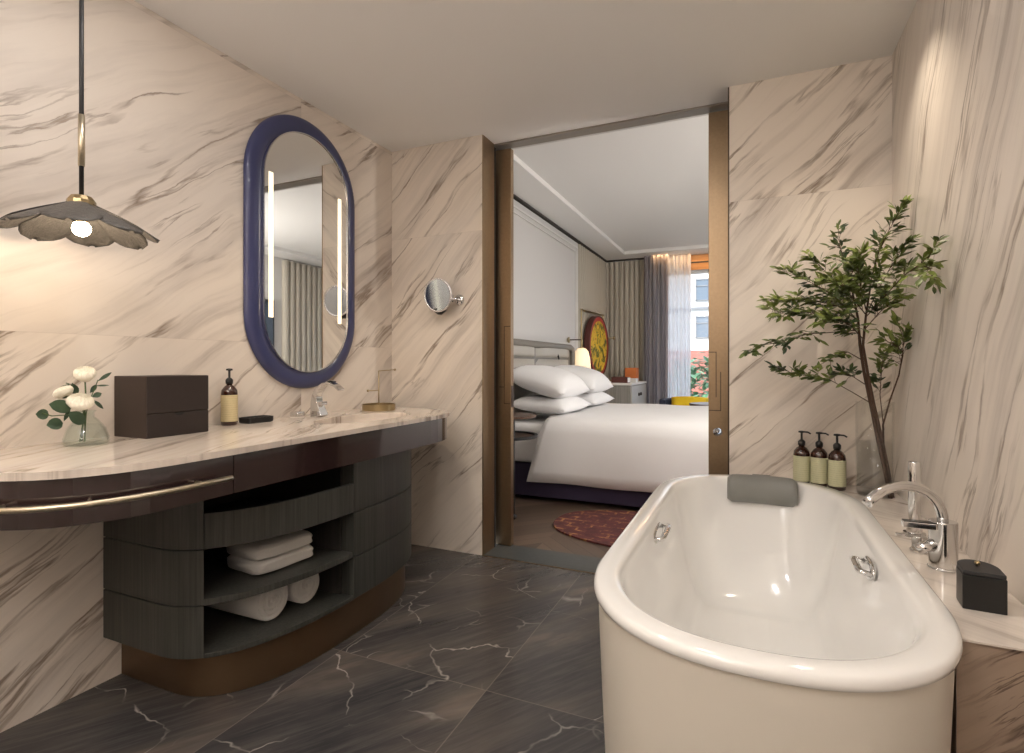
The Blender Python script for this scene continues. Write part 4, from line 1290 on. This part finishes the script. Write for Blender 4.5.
# painted drum on its stand
dc = Vector((-1.912, 7.12, CZ+.475))
t = thing('painted_drum', 'large round drum painted gold and red on a brass stand above the console', 'drum', (dc.x, dc.y, CZ))
rz = Matrix.Rotation(math.radians(-3), 4, 'Z')
o = link('drum_face', NB(), M['drum'], t)
bm = lathe(NB(), [(.001, .0301), (.385, .0301), (.400, .03)], (0, 0, 0), 64, Matrix.Rotation(PI/2, 4, 'Y'), False, False)
me = o.data; bm.to_mesh(me); bm.free(); o.matrix_local = Matrix.Translation(Vector((0, 0, dc.z-CZ))) @ rz
def dlink(name, bm, m):
    me = bpy.data.meshes.new(name); bmesh.ops.recalc_face_normals(bm, faces=bm.faces); bm.to_mesh(me); bm.free(); me.materials.append(m)
    o = bpy.data.objects.new(name, me); C.objects.link(o); o.parent = t; o.matrix_local = Matrix.Translation(Vector((0, 0, dc.z-CZ))) @ rz; return o
dlink('drum_hoop', lathe(NB(), [(.398, -.04), (.415, -.04), (.415, .036), (.398, .036)], (0, 0, 0), 64, Matrix.Rotation(PI/2, 4, 'Y'), False, False), M['redbook'])
dlink('drum_back', lathe(NB(), [(.001, -.048), (.40, -.048)], (0, 0, 0), 64, Matrix.Rotation(PI/2, 4, 'Y'), False, False), M['redbook'])
bm = NB()
for y in (-.45, .45): tube(bm, [(-.06, y, -.475), (-.06, y, .47)], .012, 8)
tube(bm, [(-.06, -.46, .46), (-.06, .46, .46)], .014, 8); tube(bm, [(-.06, -.45, -.46), (-.06, .45, -.46)], .012, 8)
for y in (-.45, .45): tube(bm, [(-.06, y, -.468), (.08, y, -.468)], .010, 8)
dlink('stand', bm, M['brass'])
# small things on the console
o = link('orange_box', B(-1.62, -1.46, 7.50, 7.68, CZ+.001, CZ+.19), M['orangeb'], None, (-1.54, 7.59, CZ), bevel=.008)
tag(o, 'orange leather box standing on the white console top', 'box')
b0 = (-1.50, 7.0)
bk = thing('book', 'dark red book lying on the near end of the console', 'book', (-1.55, 6.98, CZ))
link('cover', B(-1.66, -1.45, 6.88, 7.05, CZ+.001, CZ+.075), M['redbook'], bk, bevel=.003)
link('pages', B(-1.655, -1.4485, 6.885, 7.045, CZ+.008, CZ+.066), M['ctop'], bk)
o = link('notepad', B(-1.52, -1.40, 7.16, 7.34, CZ+.001, CZ+.05), M['bwhite'], None, (-1.46, 7.25, CZ), bevel=.003)
tag(o, 'small white tissue box on the console in front of the orange box', 'box')
# armchair with cushion and table
ac = at(688, 402, 7.05)
t = thing('armchair', 'low navy armchair beyond the bed by the window', 'armchair', (-.72, 7.05, 0))
bm = NB(); loops = []
cx, cy = -.72, 7.05
pts = []
for i in range(25):
    a = math.radians(-20)+math.radians(220)*i/24
    pts.append((cx+.36*math.cos(a), cy+.36*math.sin(a)))
strip(bm, pts, .07, .22, .66)
link('backrest', bm, M['navy'], t, bevel=.02)
link('seat', lathe(NB(), [(.28, .2), (.30, .24), (.30, .40), (.26, .44)], (cx, cy, 0), 32), M['navy'], t, smooth=True)
for a in (.8, 2.4, 3.9, 5.5): link('leg', tube(NB(), [(cx+.2*math.cos(a), cy+.2*math.sin(a), .21), (cx+.24*math.cos(a), cy+.24*math.sin(a), 0)], .014, 8), M['blackm'], t)
def cush2(c, sx, sy, sz, rot):
    o = cushion(c, sx, sy, sz, rot, '')
    o.name = 'throw_cushion'; o.data.materials[0] = M['yellow']
    if 'group' in o: del o['group']
    tag(o, 'bright yellow cushion on the navy armchair', 'cushion')
cush2(Vector((-.72, 7.08, .58)), .46, .26, .16, R_(50, 0))
t = thing('coffee_table', 'round brown side table just right of the yellow cushion', 'side table', (-.40, 6.55, 0))
link('table_top', lathe(NB(), [(.26, .625), (.265, .63), (.265, .648), (.26, .652)], (-.40, 6.55, 0), 40), M['brownw'], t)
link('stem', lathe(NB(), [(.025, .02), (.018, .3), (.025, .625)], (-.40, 6.55, 0), 16), M['brass'], t, smooth=True)
link('base', lathe(NB(), [(.18, 0), (.18, .015), (.03, .025)], (-.40, 6.55, 0), 32), M['brass'], t)

# curtains
def curtain(name, x0, x1, y, n, depth, m, z0, z1, label):
    rows = []; N = n*8
    for k in range(8):
        z = z0+(z1-z0)*k/7; row = []
        for i in range(N+1):
            s = i/N; ph = s*n*2*PI
            row.append((x0+(x1-x0)*s+.012*math.sin(ph*.5+k*.25), y+depth*math.sin(ph+.15*math.sin(k+s*9))*(1-.1*k/7), z))
        rows.append(row)
    o = link(name, grid(NB(), rows), m, None, ((x0+x1)/2, y, z0), smooth=True)
    return tag(o, label, 'curtain')
curtain('curtain', -1.44, -1.10, 7.90, 6, .035, M['curtain'], .02, BH-.005, 'mauve grey pleated curtain beside the fluted wall')
curtain('sheer_curtain', -1.12, -.80, 7.97, 6, .028, M['sheer'], .02, BH-.005, 'white sheer curtain hanging at the left edge of the window')
curtain('curtain', 1.55, 2.22, 7.95, 9, .04, M['curtain'], .02, BH-.005, 'mauve grey curtain at the right end of the window, seen only in the mirror')
# tv
t = thing('television', 'dark flat television on the bedroom wall, reflected in the vanity mirror', 'television', (BXR, 5.5, 1.2))
link('frame', B(BXR-.05, BXR-.001, 4.45, 5.72, .92, 2.02), M['blackm'], t, bevel=.004)
link('screen', B(BXR-.053, BXR-.0502, 4.48, 5.69, .95, 1.99), M['tv'], t)

# ------------------------------------------------------------------ outside the window
GZ = -3.2
struct('ground', B(-40, 60, BY+.4, 90, GZ-.2, GZ), M['ground'])
bd = thing('apartment_building', 'pale apartment building with red brick ground floor seen through the window', 'building', (0, 50, GZ))
link('wall', B(-22, 24, 50, 60, 2.3, 14.2), M['facade'], bd)
link('brick_base', B(-22, 24, 49.9, 60, GZ+.01, 2.29), M['brick'], bd)
o = B(-22.3, 24.3, 49.6, 60, 14.2, 14.7); link('cornice', o, M['bwhite'], bd)
link('string_course', B(-22, 24, 49.8, 49.99, 5.9, 6.1), M['winframe'], bd)
for r_ in range(3):
    z0 = 3.4+r_*3.25
    for k in range(9):
        x0 = -19.2+k*4.6+.85
        if abs(x0) > 17: continue
        f = link('window', B(x0, x0+2.2, 49.9, 49.985, z0, z0+1.9), M['winglass'], bd)
        bm = NB()
        for q_ in (x0, x0+1.06, x0+2.12): box(bm, q_, q_+.09, 49.84, 49.92, z0, z0+1.9)
        for q_ in (z0, z0+1.25, z0+1.82): box(bm, x0, x0+2.2, 49.84, 49.92, q_, q_+.08)
        link('window_frame', bm, M['winframe'], f)
rnd = random.Random(5)
for (tx, ty, tr, tz, lab) in ((-1.3, 16.5, 1.9, -.15, 'green leafy tree outside directly below the window view'), (2.6, 18, 1.9, -.3, 'green leafy tree outside further right of the window')):
    t = thing('street_tree', lab, 'tree', (tx, ty, GZ))
    bm = NB()
    for i in range(1500):
        v = Vector((rnd.gauss(0, 1), rnd.gauss(0, 1), rnd.gauss(0, 1))).normalized()*tr*rnd.uniform(.55, 1.0)
        v.z *= .85; c = Vector((tx, ty, tz))+v
        d = Vector((rnd.gauss(0, 1), rnd.gauss(0, 1), rnd.gauss(0, .6))).normalized()
        leafblade(bm, c, c+d*.30, .08, Vector((0, 0, 1)), .1, 3)
    link('crown', bm, M['tree'], t)
    bm = tube(NB(), [(tx, ty, GZ), (tx+.1, ty, GZ+1.2), (tx, ty, tz+.3)], [.14, .11, .05], 8)
    for k in range(5):
        a = k*1.3; tube(bm, [(tx, ty, tz-.6), (tx+.9*math.cos(a), ty+.9*math.sin(a), tz+.5)], [.05, .02], 6)
    link('trunk', bm, M['bark'], t, smooth=True)

# ------------------------------------------------------------------ light
def area(name, loc, size, power, col=(1, .85, .68), rot=(0, 0, 0), shape='DISK', sy=None, spread=180):
    l = bpy.data.lights.new(name, 'AREA'); l.shape = shape; l.size = size
    if sy: l.size_y = sy
    l.energy = power; l.color = col; l.spread = math.radians(spread)
    o = bpy.data.objects.new(name, l); o.location = loc; o.rotation_euler = rot; C.objects.link(o); return o
def point(name, loc, r, power, col=(1, .85, .68)):
    l = bpy.data.lights.new(name, 'POINT'); l.shadow_soft_size = r; l.energy = power; l.color = col
    o = bpy.data.objects.new(name, l); o.location = loc; C.objects.link(o); return o
def spot(name, loc, target, power, ang, blend=.6, r=.03, col=(1, .82, .6)):
    l = bpy.data.lights.new(name, 'SPOT'); l.energy = power; l.spot_size = math.radians(ang); l.spot_blend = blend; l.shadow_soft_size = r; l.color = col
    o = bpy.data.objects.new(name, l); o.location = loc
    o.rotation_euler = (Vector(target)-Vector(loc)).to_track_quat('-Z', 'Y').to_euler(); C.objects.link(o); return o
W = (1, .95, .91)
area('added ceiling light', (-1.25, 1.0, H-.004), .16, 7, W)  # this and the next two: unseen overhead lights added for general brightness
area('added ceiling light', (-.45, 1.35, H-.004), .16, 7, W)
area('added ceiling light', (-.6, -.3, H-.004), .20, 7, W)
spot('added vanity spot', (-1.45, 1.55, H-.02), (-1.72, 2.1, .85), 30, 75, .8)  # unseen spot added to light the basin end of the worktop
spot('ledge downlight', (.31, 2.22, H-.02), (.28, 2.30, .6), 34, 105, 1.0, .014, (1, .87, .70))
area('added upward fill', (-.7, -.85, 1.75), .35, 58, (1, .95, .90), (PI, 0, 0))  # added upward light that brightens the ceiling; no such fitting is known
point('added room fill', (-.45, -.95, 1.7), .16, 9, (1, .94, .88))  # added soft fill for the bathroom, with no lamp behind it
point('vanity pendant glow', (px_, py_, 1.452), .02, 3.0, (1, .79, .57))
# bedroom lights, real and added
area('added bedroom light', (1.0, 3.7, BH+.035), .3, 12, (1, .90, .80))  # this and the next: unseen discs added to light the bedroom from above
area('added bedroom light', (1.6, 4.2, BH+.035), .3, 14, (1, .93, .86))
point('added bedroom fill', (1.7, 3.5, 1.7), .14, 120, (1, .95, .90))  # added point that brightens the whole bedroom; no lamp stands here
point('wall lamp bulb', (-1.84, 6.17, 1.10), .03, 3, (1, .7, .4))
area('curtain cove strip', (-.3, 7.87, BH-.006), .06, 9, (1, .62, .30), (0, 0, 0), 'RECTANGLE', 2.0)
bpy.data.objects['curtain cove strip'].rotation_euler = (0, 0, PI/2)
sun = bpy.data.lights.new('sun', 'SUN'); sun.energy = 4.2; sun.angle = .02; sun.color = (1, .96, .9)
so = bpy.data.objects.new('sun', sun); so.rotation_euler = (math.radians(48), 0, math.radians(-25)); C.objects.link(so)
wd = bpy.data.worlds.new('world'); bpy.context.scene.world = wd; wd.use_nodes = True
bg = wd.node_tree.nodes['Background']; bg.inputs[0].default_value = (.72, .84, 1, 1); bg.inputs[1].default_value = 3.2

# ------------------------------------------------------------------ camera
cam = bpy.data.cameras.new('camera'); co = bpy.data.objects.new('camera', cam); C.objects.link(co)
cam.sensor_width = 36; cam.lens = F/1024*36; cam.shift_y = -(376.5-Y0)/1024; cam.clip_start = .02; cam.clip_end = 300
co.location = (0, 0, CAMZ); co.rotation_euler = (PI/2, 0, YAW)
sc = bpy.context.scene; sc.camera = co
sc.view_settings.view_transform = 'Standard'; sc.view_settings.look = 'None'; sc.view_settings.gamma = 1
sc.view_settings.use_curve_mapping = False; sc.view_settings.exposure = -0.24
for o in bpy.data.objects:
    if '_b' in o: del o['_b']
